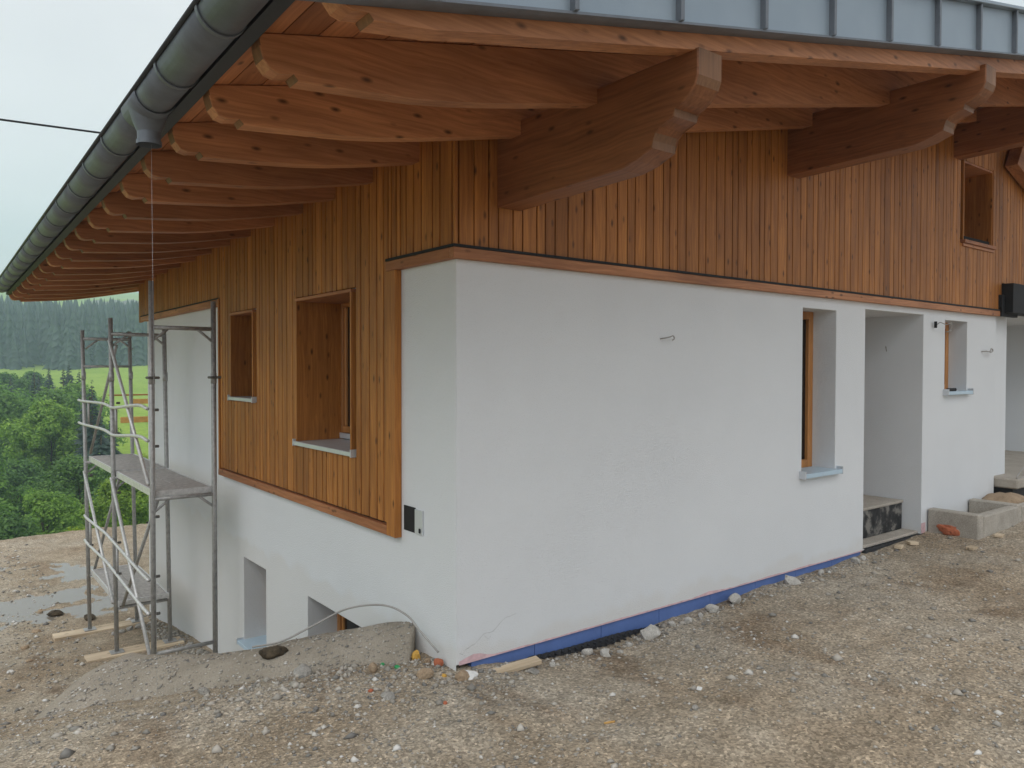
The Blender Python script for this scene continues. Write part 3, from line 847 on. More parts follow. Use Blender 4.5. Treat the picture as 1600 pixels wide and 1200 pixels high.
# ------------------------------------------------------------------ mortar covered retaining wall beside the light well
curb = thing('retaining_wall', 'low mortar covered retaining wall sloping down from the white house corner', 'retaining wall', (-.8, 1.3, -.6))
bm = bmesh.new()
path = curve_pts(RIDGE, 14); rings = []
PROF = [(.17, -1.5), (.16, -.10), (.145, -.03), (.11, -.004), (.03, .0), (-.05, -.004), (-.10, -.014), (-.15, -.034), (-.21, -.075), (-.29, -.125), (-.40, -.19), (-.62, -.42)]
for i, p in enumerate(path):
    d = path[min(i + 1, len(path) - 1)] - path[max(i - 1, 0)]; d.z = 0; d.normalize()
    nrm = Vector((d.y, -d.x, 0))                # towards the house side
    end = smooth01((i / (len(path) - 1) - .55) / .45)
    ring = []
    for (s, h) in PROF:
        wide = 1 + .45 * end
        q = p + nrm * (s * wide) + Vector((0, 0, h))
        nn = noise.noise(q * 3.) * .022 + noise.noise(q * 9.) * .012 + noise.noise(q * 30.) * .005
        ring.append(bm.verts.new(q + Vector((0, 0, nn)) - curb.location))
    rings.append(ring)
last = path[-1]; dirn = (path[-1] - path[-2]).normalized(); dirn.z = 0
for j in range(1, 6):                       # rounded low end
    t = j / 5; ring = []
    for v0, (s, h) in zip(rings[len(path) - 1], PROF):
        q = v0.co + dirn * (.22 * math.sin(t * math.pi / 2)); q.z -= .5 * (1 - math.cos(t * math.pi / 2)) + (0 if h < -.3 else 0)
        ring.append(bm.verts.new(q))
    rings.append(ring)
for a, b in zip(rings, rings[1:]):
    for k in range(len(PROF) - 1): bm.faces.new((a[k], a[k + 1], b[k + 1], b[k]))
bm.faces.new(rings[0])
from_bm('mortar_cap', bm, 'mortar', curb, True)

# grey cable lying over the retaining wall
cable = tube('loose_cable', curve_pts([(-.05, .12, .03), (-.08, .28, .12), (-.10, .42, .19), (-.16, .62, .215), (-.30, .85, .16), (-.48, .98, .05), (-.66, 1.08, -.045), (-.80, 1.22, -.09)], 8), .0065, 'wire', None, 7)
tag(cable, 'grey cable arching over the low retaining wall beside the house corner', 'cable')

# ------------------------------------------------------------------ concrete light well and rubble by the second entrance
lw = thing('light_well', 'open concrete light well frame set in the gravel below the small window', 'light well', (6.9, -.3, 0))
box('well_wall', (6.12, -.52, -.15), (6.24, -.012, .24), 'concrete', lw, .012)
box('well_wall', (7.16, -.52, -.15), (7.28, -.012, .235), 'concrete', lw, .012)
box('well_wall', (6.241, -.53, -.15), (7.159, -.42, .22), 'concrete', lw, .012)
box('well_wall', (7.281, -.53, -.15), (8.10, -.42, .21), 'concrete', lw, .012)
lump('orange_pipe_stub', (.03, .10, .07), 'brick', (6.11, -.24, .0), lw, 0, 3, .3, True)
sp = lump('sand_heap', (.36, .22, .13), 'stone_tan', (7.68, -.20, .02), None, 5, 3, .15); tag(sp, 'small heap of yellow sand beside the concrete light well', 'sand heap')
pw = tube('thin_wire', curve_pts([(8.35, -.2, .42), (8.0, -.22, .43), (8.3, -.22, .58), (8.7, -.24, .78), (8.95, -.25, .95)], 8), .007, 'wire', None, 6)
tag(pw, 'thin grey wire rising from the landing of the far entrance', 'wire')

# ------------------------------------------------------------------ scaffold
sc = thing('scaffold', 'galvanised frame scaffold with two decks standing against the white side wall', 'scaffold', (-.53, 5.65, -1.5))
XI, XO = -.25, -.81
FY = (3.90, 5.65, 7.40)
FOOT = (-1.42, -1.42, -1.64)
TOPS = ((2.40, 2.56), (2.24, 2.31), (2.24, 2.24))
LEAN = (0., .08, .13)
def post(y, x, z0, z1, ln):
    p = tube('post', [(x, y - ln * .2, z0), (x - ln * .25, y + ln, z1)], .0245, 'steel', sc, 10)
    return p
for fy, ft, tp, ln in zip(FY, FOOT, TOPS, LEAN):
    for x, zt in ((XI, tp[0]), (XO, tp[1])):
        post(fy, x, ft, zt, ln)
        box('base_plate', (x - .07, fy - .07 - ln * .2, ft - .006), (x + .07, fy + .07 - ln * .2, ft), 'steel', sc, .002)
        tube('coupling', [(x - ln * .2, fy + ln * .7, 1.60), (x - ln * .2, fy + ln * .7, 1.70)], .028, 'steel', sc, 10)
        for zc in (1.36, 1.02, .36, -.2, -.55):
            if x == XO: box('clamp', (x + .012, fy - .040, zc - .013), (x + .052, fy - .018, zc + .013), 'clamp', sc, .005)
    for zb in (2.13, .52, -.94):
        yy = fy + ln * (.85 if zb > 2 else .4 if zb > 0 else 0)
        tube('transom', [(XO - ln * .2, yy, zb), (XI - ln * .2, yy, zb)], .020, 'steel', sc, 8)
        if zb > 0:
            for x, s in ((XO, 1), (XI, -1)):
                tube('knee_brace', [(x + s * .16, yy, zb), (x, yy, zb - .13)], .013, 'steel', sc, 6)
    tube('transom', [(XO - ln * .2, fy + ln * .7, 1.77), (XI - ln * .2, fy + ln * .7, 1.77)], .015, 'steel', sc, 8) if fy > 7 else None
def scaffold_deck(y0, y1, z):
    dk = bpy.data.objects.new('deck', None); COL.objects.link(dk); dk.parent = sc; dk.location = local(sc, (XO, y0, z))
    for q in (0, 1):
        xa = XO + .03 + q * .25; xb = xa + .245
        box('deck_board', (xa, y0 + .02, z - .012), (xb, y1 - .02, z), 'deck', dk, .002)
    box('deck_rim', (XO + .012, y0 + .005, z - .062), (XO + .029, y1 - .005, z + .006), 'rail', dk, .002)
    box('deck_rim', (XI - .03, y0 + .005, z - .062), (XI - .014, y1 - .005, z + .006), 'rail', dk, .002)
    for y in (y0 + .004, y1 - .019): box('deck_rim', (XO + .0295, y, z - .05), (XI - .031, y + .015, z + .003), 'rail', dk, .002)
scaffold_deck(3.92, 5.66, .59); scaffold_deck(5.68, 7.42, .60); scaffold_deck(5.60, 7.32, -.86)
for zr, off in ((1.32, 0), (1.02, 0), (-.17, .01), (-.49, .01)):
    for a, b in ((FY[1] + .06, FY[2] + .45 if zr > 0 else FY[2] + .06), (FY[0] + .02, FY[1] + .10)):
        za, zb = zr, zr
        if a < 5: za = zr + (.05 if zr > 0 else -.07)
        pts = curve_pts([(XO - .035, b, zb), (XO - .045, (a * .2 + b * .8), zb), (XO - .045, (a * .8 + b * .2), za + .02), (XO - .035, a, za)], 6)
        tube('guard_rail', pts, .0165, 'rail', sc, 8)
for y, z0, z1 in ((7.05, 1.02, 1.32), (5.35, 1.03, 1.33), (7.0, -.49, -.17), (5.35, -.5, -.18)):
    tube('guard_upright', [(XO - .04, y, z0), (XO - .04, y, z1)], .014, 'steel', sc, 8)
for p in ([(XO - .03, 5.75, 2.06), (XO - .03, 3.93, .66)], [(XO - .03, 7.50, .40), (XO - .03, 5.66, -.88)], [(XO - .03, 5.70, .52), (XO - .03, 3.93, -.95)],
          [(XO + .06, 5.85, 2.0), (XO + .06, 7.60, .62)], [(XO + .06, 5.75, .50), (XO + .06, 7.38, -.88)], [(XO + .06, 3.95, .52), (XO + .06, 5.62, -.92)]):
    tube('diagonal_brace', p, .0175, 'rail' if p[0][0] < XO else 'steel', sc, 8)
tube('toe_tube', [(-.20, 3.92, -1.30), (-.80, 3.90, -1.34)], .017, 'rail', sc, 8)
box('clamp', (-.30, 3.86, -1.33), (-.17, 3.95, -1.27), 'clamp', sc, .006)
for zc in (1.66,):
    for x in (XO, XI): box('clamp', (x - .045, 3.85, zc - .012), (x + .06, 3.95, zc + .012), 'clamp', sc, .006)

for y, z, x0, x1 in ((5.63, -1.478, -1.12, -.12), (7.37, -1.70, -1.22, -.10)):
    p = box('timber_plank', (x0, y - .11, z), (x1, y + .11, z + .05), 'raw_wood', None, .004)
    tag(p, 'pale timber plank under the middle posts of the scaffold' if y < 6 else 'pale timber plank under the rear posts of the scaffold', 'plank')

# ------------------------------------------------------------------ stones and building rubble lying about
def gz(x, y): return near_z(x, y)
def put(name, size, mat, x, y, label, cat, seed, sub=2, rough=.22, sink=.3, flat=True, z=None, group=None):
    o = lump(name, size, mat, (x, y, (gz(x, y) if z is None else z) - size[2] * sink), None, seed, sub, rough, flat)
    tag(o, label, cat, group); return o
put('charred_lump', (.085, .042, .040), 'stone_dark', -.745, .985, 'charred black and brown lump lying on top of the mortar wall', 'stone', 2, 3, .13, .1, False, -.100)
put('stone', (.085, .06, .058), 'stone', -.70, .60, 'large pale grey stone in the gravel below the mortar wall', 'stone', 6, 2, .25)
put('stone', (.04, .03, .026), 'stone', -1.17, 1.0, 'small light stone at the foot of the mortar wall', 'stone', 9)
put('stone', (.05, .035, .026), 'stone', -.50, -.08, 'flat bluish grey stone between the brick chip and the house corner', 'stone', 11)
put('stone', (.038, .032, .045), 'stone_tan', -.39, .31, 'rounded tan stone leaning at the rubble near the corner', 'stone', 13)
put('stone', (.058, .045, .035), 'stone_tan', -.20, .03, 'brownish lump of dried mortar in the rubble by the corner', 'stone', 14)
put('stone', (.055, .05, .035), 'stone_tan', -.02, -.10, 'dull brown clod right at the foot of the house corner', 'stone', 15)
put('brick_chip', (.022, .014, .010), 'brick', -.55, .03, 'small red brick chip on the gravel before the corner', 'brick chip', 17)
put('brick_chip', (.020, .012, .009), 'brick', -.30, -.35, 'tiny orange brick chip alone on the open gravel', 'brick chip', 18)
put('foam_lump', (.034, .030, .050), 'yellow', -.10, .30, 'round yellow foam lump against the wall corner rubble', 'foam', 19, 2, .2, .35, True)
put('brick_chip', (.034, .022, .034), 'brick', -.045, .13, 'broken red brick piece beside the yellow foam lump', 'brick piece', 21, 2, .2, .1)
put('foam_lump', (.022, .02, .026), 'stone_tan', -.075, .205, 'beige crumb squeezed between yellow foam and red brick', 'crumb', 22, 2, .2, .1)
put('foam_lump', (.018, .016, .012), 'yellow', -.09, -.01, 'small ochre crumb in the white rubble at the corner', 'crumb', 23)
put('plastic_cap', (.020, .018, .014), 'green', -.27, .23, 'bright green plastic cap in the grey rubble', 'plastic cap', 24, 2, .1)
put('plastic_cap', (.018, .014, .016), 'green', -.30, .36, 'dark green plastic scrap behind the bright green cap', 'plastic scrap', 25, 2, .2)
put('plaster_lump', (.07, .05, .025), 'white_bit', .03, -.09, 'white plaster spill at the foot of the corner', 'plaster', 26, 2, .3)
for i, (x, y, s) in enumerate(((.34, -.06, .03), (.98, -.10, .045), (1.08, -.16, .05), (1.22, -.17, .03), (1.60, -.10, .075), (1.85, -.09, .045), (2.0, -.11, .045), (2.16, -.10, .035), (2.3, -.10, .055), (2.62, -.08, .08), (3.38, -.09, .07), (3.9, -.07, .04), (4.45, -.10, .055), (4.62, -.08, .04), (.62, -.16, .035), (1.35, -.13, .035))):
    put('rubble_stone', (s * 1.1, s * .75, s * .7), 'stone_pale', x, y, 'pale broken stone along the foot of the white gable wall', 'stone', 30 + i, 1 if s < .05 else 2, .3, .3, True, None, 'rubble stones at the foot of the gable wall')
pk = box('timber_offcut', (-.16, -.035, 0), (.16, .035, .028), 'raw_wood', None, .003); pk.location = (.36, -.13, gz(.36, -.13) + .005); pk.rotation_euler = (R(6), R(-4), R(-8))
tag(pk, 'short reddish timber offcut lying against the blue strip', 'timber offcut')
sl = box('slate_chip', (-.05, -.03, 0), (.05, .03, .012), 'stone', None, .002); sl.location = (.43, -.21, gz(.43, -.21)); sl.rotation_euler = (R(20), R(12), .6)
tag(sl, 'thin grey slate chip in front of the timber offcut', 'slate chip')
for x, y, l, a, lb in ((5.29, -.10, .16, .3, 'pinkish wood scrap before the entrance niche'), (5.52, -.13, .10, -.5, 'short tan wood scrap beside the pinkish one'), (6.38, -.62, .16, .2, 'ochre block of wood before the light well'), (5.75, -.6, .15, .1, 'flat pale board scrap on the gravel before the light well')):
    o = box('wood_scrap', (-l / 2, -.035, 0), (l / 2, .035, .03), 'raw_wood', None, .004); o.location = (x, y, gz(x, y) - .003); o.rotation_euler = (.05, .06, a); tag(o, lb, 'wood scrap')
wb = box('white_chip', (-.022, -.014, 0), (.022, .014, .007), 'white_bit', None, .002); wb.location = (.995, -1.014, gz(.995, -1.014)); wb.rotation_euler = (.1, 0, .5); tag(wb, 'small white tile chip alone on the brown gravel', 'tile chip')
ob = tube('orange_stub', [(.22, -1.03, gz(.22, -1.03) + .006), (.275, -1.05, gz(.275, -1.05) + .006)], .0055, 'ochre', None, 8); tag(ob, 'thin orange filter stub on the gravel', 'stub')
put('stone', (.022, .02, .014), 'stone', .69, -1.23, 'small bluish stone on the open gravel right of the orange stub', 'stone', 61)
put('stone', (.035, .022, .02), 'stone', -1.55, -.55, 'grey stone half sunk in the gravel far from the wall', 'stone', 62)
for i, (x, y, s) in enumerate(((-1.05, 8.6, .12), (-.70, 8.1, .10), (-1.35, 7.9, .07), (-1.55, 7.1, .06), (-1.2, 8.9, .05), (-1.6, 6.2, .05))):
    put('mud_clod', (s, s * .8, s * .45), 'stone_dark' if i < 2 else 'stone_tan', x, y, 'dark clod of mud near the puddle in the lower yard', 'clod', 70 + i, 2, .25, .3, True, None, 'clods in the lower yard')
for i, (x, y, s) in enumerate(((-.30, 7.0, .07), (-.42, 6.95, .06), (-.52, 6.9, .05), (-.22, 5.9, .08), (-.12, 5.3, .06), (-.10, 5.0, .05), (-.12, 4.7, .05), (-.14, 5.6, .07), (-.62, 6.85, .05), (-.1, 4.45, .05))):
    put('rubble_stone', (s, s * .8, s * .6), 'stone', x, y, 'pale rubble stone at the foot of the scaffolded side wall', 'stone', 90 + i, 2, .3, .3, True, None, 'rubble stones below the scaffold')

# gravel
rs = np.random.RandomState(4)
def scatter(n, xr, yr, smin, smax, seed, keep=None):
    rs = np.random.RandomState(seed)
    base = np.array([(1, 0, 0), (-1, 0, 0), (0, 1, 0), (0, -1, 0), (0, 0, 1), (0, 0, -.6)], np.float32)
    fc = np.array([(0, 2, 4), (2, 1, 4), (1, 3, 4), (3, 0, 4), (2, 0, 5), (1, 2, 5), (3, 1, 5), (0, 3, 5)], np.int32)
    V, F = [], []; k = 0
    for _ in range(n):
        x = rs.uniform(*xr); y = rs.uniform(*yr)
        if keep and not keep(x, y, rs): continue
        s = smin + (smax - smin) * rs.rand() ** 3.5
        b = base * (1 + rs.uniform(-.35, .35, (6, 3))) * s * np.array([1, rs.uniform(.6, 1), rs.uniform(.4, .75)])
        a = rs.uniform(0, 6.28); c, sn = math.cos(a), math.sin(a)
        q = b.copy(); q[:, 0] = b[:, 0] * c - b[:, 1] * sn; q[:, 1] = b[:, 0] * sn + b[:, 1] * c
        q += (x, y, near_z(x, y) + s * .12)
        V.append(q); F.append(fc + 6 * k); k += 1
    return np.concatenate(V), np.concatenate(F)
def keep_near(x, y, r):
    if x > 0 and y > -.05: return False
    d = math.hypot(x + 2.5, y + 3.8)
    if d < 1.5: return False
    if ridge_side(x, y) > -.1 and x > -1.9 and y > .4: return False
    pat = noise.noise(Vector((x * .8, y * .8, 9.)))
    return r.rand() < min(1, (4.2 / d) ** 1.6) * (.55 + .7 * pat)
V1, F1 = scatter(75000, (-3.2, 6.5), (-3.4, 2.2), .003, .016, 5, keep_near)
V2, F2 = scatter(4500, (-1.9, .35), (-.45, 1.1), .006, .028, 6, lambda x, y, r: not (x > -.01 and y > -.02) and ridge_side(x, y) < -.05 and r.rand() < math.exp(-(((x + .45) / .9) ** 2 + ((y - .2 + .25 * x) / .45) ** 2)))
V3, F3 = scatter(2600, (.1, 5.0), (-.30, -.03), .004, .022, 8, lambda x, y, r: r.rand() < math.exp(-((y + .08) / .09) ** 2))
V5, F5 = scatter(2600, (-3.2, 8.0), (-3.4, 2.2), .010, .042, 15, lambda x, y, r: keep_near(x, y, r) or (keep_near(x, y, r)))
V6, F6 = scatter(2600, (-2.6, -.9), (2.6, 13.5), .008, .04, 16, lambda x, y, r: ridge_side(x, y) < -.1 or y > 3.5)
V4, F4 = scatter(900, (-.30, -.02), (4.1, 7.8), .01, .045, 9, None)
def on_berm(n, seed):
    rs = np.random.RandomState(seed); base = np.array([(1, 0, 0), (-1, 0, 0), (0, 1, 0), (0, -1, 0), (0, 0, 1), (0, 0, -.6)], np.float32)
    fc = np.array([(0, 2, 4), (2, 1, 4), (1, 3, 4), (3, 0, 4), (2, 0, 5), (1, 2, 5), (3, 1, 5), (0, 3, 5)], np.int32); V, F = [], []
    pr = sorted(PROF[3:])
    for k in range(n):
        t = rs.rand() ** .9 * (len(path) - 2); i = int(t); p = path[i].lerp(path[i + 1], t - i)
        d = path[i + 1] - path[i]; d.z = 0; d.normalize(); nrm = Vector((d.y, -d.x, 0))
        sd = -.42 + .5 * rs.rand() ** 2.2; wide = 1 + .45 * smooth01((t / (len(path) - 1) - .55) / .45)
        q = p + nrm * (sd * wide) + Vector((0, 0, lerp_list(pr, sd)))
        q.z += noise.noise(q * 3.) * .022 + noise.noise(q * 9.) * .012 + noise.noise(q * 30.) * .005
        sz = .003 + .014 * rs.rand() ** 3
        V.append(base * (1 + rs.uniform(-.35, .35, (6, 3))) * sz * np.array([1, .8, .6]) + np.array(q)); F.append(fc + 6 * k)
    return np.concatenate(V), np.concatenate(F)
V7, F7 = on_berm(5000, 31)
VL, FL, nv = [], [], 0
for v_, f_ in ((V1, F1), (V2, F2), (V3, F3), (V4, F4), (V5, F5), (V6, F6), (V7, F7)):
    VL.append(v_); FL.append(f_ + nv); nv += len(v_)
V = np.concatenate(VL); F = np.concatenate(FL)
gv = link('gravel', mesh_np('gravel', V, F), 'pebble'); gv['kind'] = 'stuff'
tag(gv, 'loose grey brown gravel spread over the yard', 'gravel')

# ------------------------------------------------------------------ overhead cable, rails at the yard edge, water from the outlet
oc = tube('overhead_cable', [(-8 + i * 1.2, 12, 5.68 + .0465 * (i * 1.2) - .0 + .0012 * (i - 9) ** 2) for i in range(26)], .018, 'black', None, 6)
tag(oc, 'dark overhead cable crossing the grey sky behind the gutter', 'cable')
gr = thing('timber_guard_rail', 'ochre timber guard rail standing at the far edge of the lower yard', 'guard rail', (.9, 13.2, -1.7))
for z, h, x0 in ((1.02, .10, .86), (.64, .12, .66), (1.19, .03, .45)):
    box('rail', (x0, 13.18, z), (2.6, 13.22, z + h), 'ochre' if h > .05 else 'wood_x', gr, .003)
for x in (1.35, 2.4): box('upright', (x, 13.225, -1.75), (x + .09, 13.30, 1.30), 'ochre', gr, .004)
op = gpt(.22) + Vector((.01, 0, -.20))
wt = tube('water_trickle', [(op.x, op.y, op.z), (op.x + .004, op.y + .003, op.z - 1.2), (op.x + .006, op.y - .004, gz(op.x, op.y))], .0004, 'sill', None, 5)
tag(wt, 'thin thread of rain water falling from the gutter outlet', 'water')

# ------------------------------------------------------------------ trees
def leaf_cloud(blobs, n, size, seed, droop=.2):
    rs = np.random.RandomState(seed)
    w_ = np.array([b[3] ** 2 for b in blobs]); w_ /= w_.sum()
    idx = rs.choice(len(blobs), n, p=w_); B = np.array(blobs)[idx]
    d = rs.normal(size=(n, 3)); d /= np.linalg.norm(d, axis=1)[:, None]
    r = B[:, 3] * (rs.rand(n) ** .33) * (1 + .15 * rs.normal(size=n))
    c = B[:, :3] + d * r[:, None] * np.array([1, 1, .8])
    nrm = d + rs.normal(size=(n, 3)) * .45 + np.array([0, 0, .6]); nrm /= np.linalg.norm(nrm, axis=1)[:, None]
    u = np.cross(nrm, rs.normal(size=(n, 3))); u /= np.linalg.norm(u, axis=1)[:, None]; v = np.cross(nrm, u)
    s = size * rs.uniform(.6, 1.4, n)[:, None]
    bend = nrm * s * .25
    P = np.stack([c - u * s, c + v * s * .55 - bend * .3, c + u * s, c - v * s * .55 - bend * .3], 1).reshape(-1, 3)
    return P, np.arange(n * 4).reshape(-1, 4)

def tree_blobs(h, wd, seed, base=.25):
    r = random.Random(seed); bl = []
    n = 60
    for i in range(n):
        t = r.random() ** .8
        z = h * (base + (1 - base) * t * .95)
        prof = math.sin(math.pi * min(1, (.12 + .88 * t) ** .85)) ** .6
        a = r.uniform(0, 6.283); rr = wd * .5 * prof * r.uniform(.35, .95)
        bl.append((rr * math.cos(a), rr * math.sin(a), z, wd * r.uniform(.07, .14)))
    return bl

def decid(label, x, y, h, wd, mat, seed, n=9000, leaf=.17, group=None, z=None):
    z = far_z(x, y) - .2 if z is None else z
    tr = thing('leafy_tree', label, 'tree', (x, y, z), group)
    bl = tree_blobs(h, wd, seed)
    P, F = leaf_cloud(bl, int(n * 2.4), leaf * .55, seed)
    link('crown', mesh_np('crown', P, F), mat, tr)
    bm = bmesh.new(); r = random.Random(seed)
    add_tube(bm, [(0, 0, -.5), (.05 * wd * r.uniform(-1, 1), 0, h * .35), (.04 * wd, .03 * wd, h * .7), (.02, .05 * wd, h * .92)], [.035 * h * .5 + .05, .022 * h * .5 + .04, .05, .02], 7)
    for b in bl[::4]:
        z0 = b[2] * .65
        add_tube(bm, [(.01 * wd, 0, z0), (b[0] * .5, b[1] * .5, (z0 + b[2]) / 2 + .1), (b[0], b[1], b[2])], [.06, .04, .015], 5)
    from_bm('trunk', bm, 'bark', tr, True)
    return tr

def conifer_mesh(seed, tiers=26, per=20, detail=True):
    """unit-height spruce: drooping jagged branch sprays"""
    r = random.Random(seed); V = []; F = []
    for i in range(tiers):
        t = i / (tiers - 1); z = .10 + .88 * t; rad = .185 * (1 - t) ** .85 + .006
        for k in range(per if t < .8 else per // 2):
            a = r.uniform(0, 6.283); L = rad * r.uniform(.65, 1.15); dz = -L * r.uniform(.12, .45); wv = L * r.uniform(.22, .36)
            ca, sa = math.cos(a), math.sin(a); zz = z + r.uniform(-.02, .02)
            b = len(V)
            V += [(ca * .004, sa * .004, zz), (ca * L * .55 - sa * wv, sa * L * .55 + ca * wv, zz + dz * .7 - .004), (ca * L, sa * L, zz + dz), (ca * L * .55 + sa * wv, sa * L * .55 - ca * wv, zz + dz * .7 - .004), (ca * L * .5, sa * L * .5, zz + dz * .25 + .006)]
            F += [(b, b + 1, b + 4, b + 4), (b + 4, b + 1, b + 2, b + 2), (b, b + 4, b + 3, b + 3), (b + 4, b + 2, b + 3, b + 3)]
    return np.array(V, np.float32), np.array([f[:3] for f in F], np.int32)
conV = [conifer_mesh(s) for s in (1, 2, 3)]
con_me = []
for i, (v, f) in enumerate(conV):
    me = mesh_np('spruce_crown', v, f); me.materials.append(M['needle']); con_me.append(me)
bm = bmesh.new(); add_tube(bm, [(0, 0, -.03), (0, 0, .5), (0, 0, .97)], [.014, .008, .002], 6); tm = bpy.data.meshes.new('spruce_trunk'); bm.to_mesh(tm); bm.free(); tm.materials.append(M['bark'])
def conifer(label, x, y, h, seed, group=None, slim=1.):
    tr = thing('spruce_tree', label, 'tree', (x, y, far_z(x, y) - .3), group)
    for nm, me in (('crown', con_me[seed % 3]), ('trunk', tm)):
        o = bpy.data.objects.new(nm, me); COL.objects.link(o); o.parent = tr
        o.scale = (h * slim, h * slim, h); o.rotation_euler = (0, 0, seed * 1.1)
    return tr
def at(k, y): return -2.513 + (y + 3.79) * k
# broadleaved trees on the slope below the yard: bearing, distance, top height
SP = [('tall fresh green broadleaved tree with a domed crown beyond the lower yard', .112, 85, -1.6, 10.0, 'leaf', 101, 15000, .30),
      ('dark green broadleaved tree standing beside the domed one', .085, 72, -6.4, 9., 'leaf_dark', 102, 10000, .27),
      ('light green bushy tree low in front of the domed tree', .108, 52, -6.0, 6.2, 'leaf', 103, 10000, .19),
      ('dark leafy tree at the edge of the slope', .066, 48, -6.6, 6.5, 'leaf_dark', 104, 9000, .2),
      ('shady green tree between the spruces and the domed tree', .140, 62, -5.2, 8., 'leaf_dark', 105, 9000, .24),
      ('sunny yellow green tree behind the scaffold legs', .186, 44, -4.3, 6.0, 'leaf_yellow', 106, 10000, .16),
      ('yellow green tree close to the white wall end', .215, 50, -3.6, 6.0, 'leaf_yellow', 107, 8000, .17),
      ('deep green tree at the foot of the slope', .095, 40, -7.2, 5.5, 'leaf_dark', 108, 8000, .18),
      ('bushy green tree below the domed crown', .125, 58, -7.5, 7., 'leaf', 109, 8000, .22),
      ('dusky green tree filling the slope behind the scaffold', .160, 66, -6., 8., 'leaf_dark', 110, 8000, .24),
      ('broad green tree at the open side of the slope', .045, 66, -4.6, 8., 'leaf', 111, 8000, .24),
      ('green tree leaning at the open side of the yard', .020, 50, -5., 7., 'leaf_dark', 112, 7000, .2)]
for lb, kk, y, zt, wd, mt, sd_, n, lf in SP:
    x = at(kk, y); decid(lb, x, y, zt - far_z(x, y) + .2, wd, mt, sd_, n, lf, None)
for i, (kk, y, h, wd, mt) in enumerate(((.142, 19.5, 3.4, 2.2, 'leaf_yellow'), (.122, 21, 3.2, 2.4, 'leaf'), (.176, 22, 3.6, 2.4, 'leaf_yellow'), (.095, 22, 3.0, 2.6, 'leaf_dark'), (.205, 20, 3.4, 2.2, 'leaf'), (.070, 23, 3.0, 2.6, 'leaf'))):
    x = at(kk, y); decid('leafy shrub growing just below the edge of the lower yard', x, y, h, wd, mt, 130 + i, 3500, .085, 'shrubs at the yard edge')
# spruces in the middle distance
for i, (kk, y, zt) in enumerate(((.157, 78, .6), (.150, 84, -.5), (.166, 72, -1.8), (.176, 80, -3.0), (.136, 120, 1.0), (.128, 125, 2.0), (.144, 130, 1.6), (.120, 118, -.5), (.134, 150, 3.0), (.114, 150, 2.2), (.146, 112, -.6), (.104, 140, 1.0))):
    x = at(kk, y); conifer('dark spruce rising above the broadleaved trees behind the scaffold', x, y, zt - far_z(x, y) + .3, i, 'dark spruces behind the scaffold', 1.1)
rr = random.Random(21)
for i in range(64):
    kk = rr.uniform(-.01, .148); y = rr.uniform(92, 165); x = at(kk, y)
    zt = 1.75 - (y * .9) * rr.uniform(-.004, .045)
    h = max(6, min(19, zt - far_z(x, y)))
    if rr.random() < .4: conifer('small spruce in the mixed wood on the valley floor', x, y, h, i, 'spruces in the mixed wood')
    else:
        mt = rr.choice(['leaf', 'leaf_dark', 'leaf_dark'])
        decid('round fresh green tree in the mixed wood on the valley floor' if mt == 'leaf' else 'round dark green tree in the mixed wood on the valley floor', x, y, h * .9, h * .75, mt, 200 + i, 2200, .42, 'fresh green trees in the mixed wood' if mt == 'leaf' else 'dark green trees in the mixed wood')
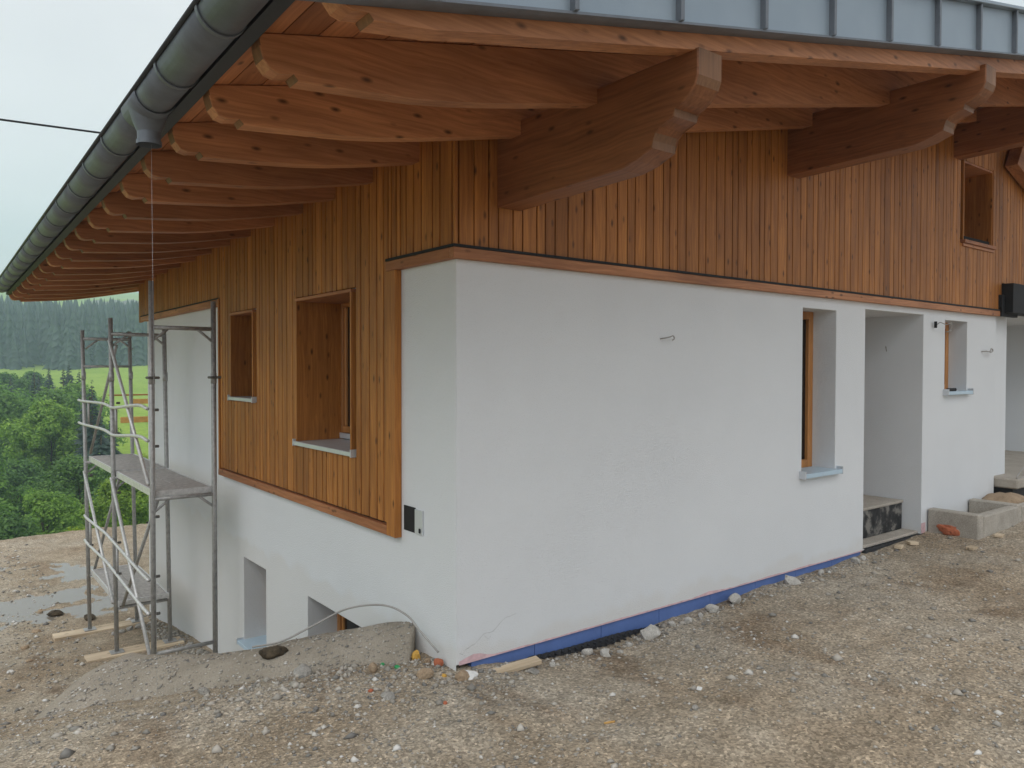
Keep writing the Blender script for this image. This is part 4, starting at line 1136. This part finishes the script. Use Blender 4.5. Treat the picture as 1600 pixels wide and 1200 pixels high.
# far spruce wood: one mass
def spire_mesh():
    V, F = [], []; r = random.Random(5); T = 8
    for i in range(T):
        t0 = i / T; zb = .06 + .80 * t0; zt = zb + .24 - .07 * t0; rad = .17 * (1 - t0) ** .8 + .012; b = len(V); m = 10
        V.append((0, 0, min(1., zt)))
        for k in range(m):
            a = 6.283 * (k + r.uniform(-.3, .3)) / m; q = rad * (1.15 if k % 2 else .55) * r.uniform(.8, 1.2)
            V.append((q * math.cos(a), q * math.sin(a), zb - (.03 if k % 2 else -.02)))
        F += [(b, b + 1 + k, b + 1 + (k + 1) % m) for k in range(m)]
    return np.array(V, np.float32), np.array(F, np.int32)
fv, ff = spire_mesh()
Vs, Fs = [], []; rs = np.random.RandomState(12); c0 = 0; tries = 0
while c0 < 4200 and tries < 30000:
    tries += 1
    y = rs.uniform(300, 560); kk = rs.uniform(-.16, .36); x = at(kk, y)
    if kk < .12 and y < 330 + 40 * noise.noise(Vector((kk * 20, 0, 0))): continue
    h = rs.uniform(13, 27) * (1. if y < 500 else .9); wv = h * rs.uniform(.75, 1.05)
    a = rs.uniform(0, 6.28); cs, sn = math.cos(a), math.sin(a)
    q = np.empty_like(fv); q[:, 0] = (fv[:, 0] * cs - fv[:, 1] * sn) * wv + x; q[:, 1] = (fv[:, 0] * sn + fv[:, 1] * cs) * wv + y; q[:, 2] = fv[:, 2] * h + far_z(x, y) - 1
    Vs.append(q); Fs.append(ff + c0 * len(fv)); c0 += 1
fw = link('spruce_wood', mesh_np('spruce_wood', np.concatenate(Vs), np.concatenate(Fs)), 'needle'); fw['kind'] = 'stuff'
tag(fw, 'dark hazy spruce wood covering the hillside across the valley', 'wood')
# farm roofs on the far meadow
for i, (kk, y, s) in enumerate(((.163, 690, 6.), (.181, 700, 7.5), (.199, 705, 7.))):
    x = at(kk, y); z = far_z(x, y)
    fh = thing('farmhouse', 'small hazy farmhouse with a pale roof on the far meadow', 'farmhouse', (x, y, z), 'farmhouses on the far meadow')
    box('wall', (x - s, y - s * .6, z - 2), (x + s, y + s * .6, z + 3.2), 'stone_tan', fh)
    prism('roof', [(x - s * 1.2, z + 2.9), (x + s * 1.2, z + 2.9), (x, z + 5.6)], 1, y - s * .7, y + s * .7, 'stone', fh)

# ------------------------------------------------------------------ haze in the valley air
bm = bmesh.new(); add_box(bm, (-1000, -420, -30), (1100, 1560, 240))
hz = from_bm('haze', bm, None); hz['kind'] = 'stuff'; hz['label'] = 'pale damp haze filling the valley air'
hm = bpy.data.materials.new('haze'); hm.use_nodes = True; t = hm.node_tree; t.nodes.clear()
o_ = t.nodes.new('ShaderNodeOutputMaterial'); pv = t.nodes.new('ShaderNodeVolumePrincipled')
pv.inputs['Color'].default_value = (.66, .86, 1, 1); pv.inputs['Density'].default_value = .0009; pv.inputs['Anisotropy'].default_value = .0
t.links.new(pv.outputs[0], o_.inputs['Volume']); hz.data.materials.append(hm)
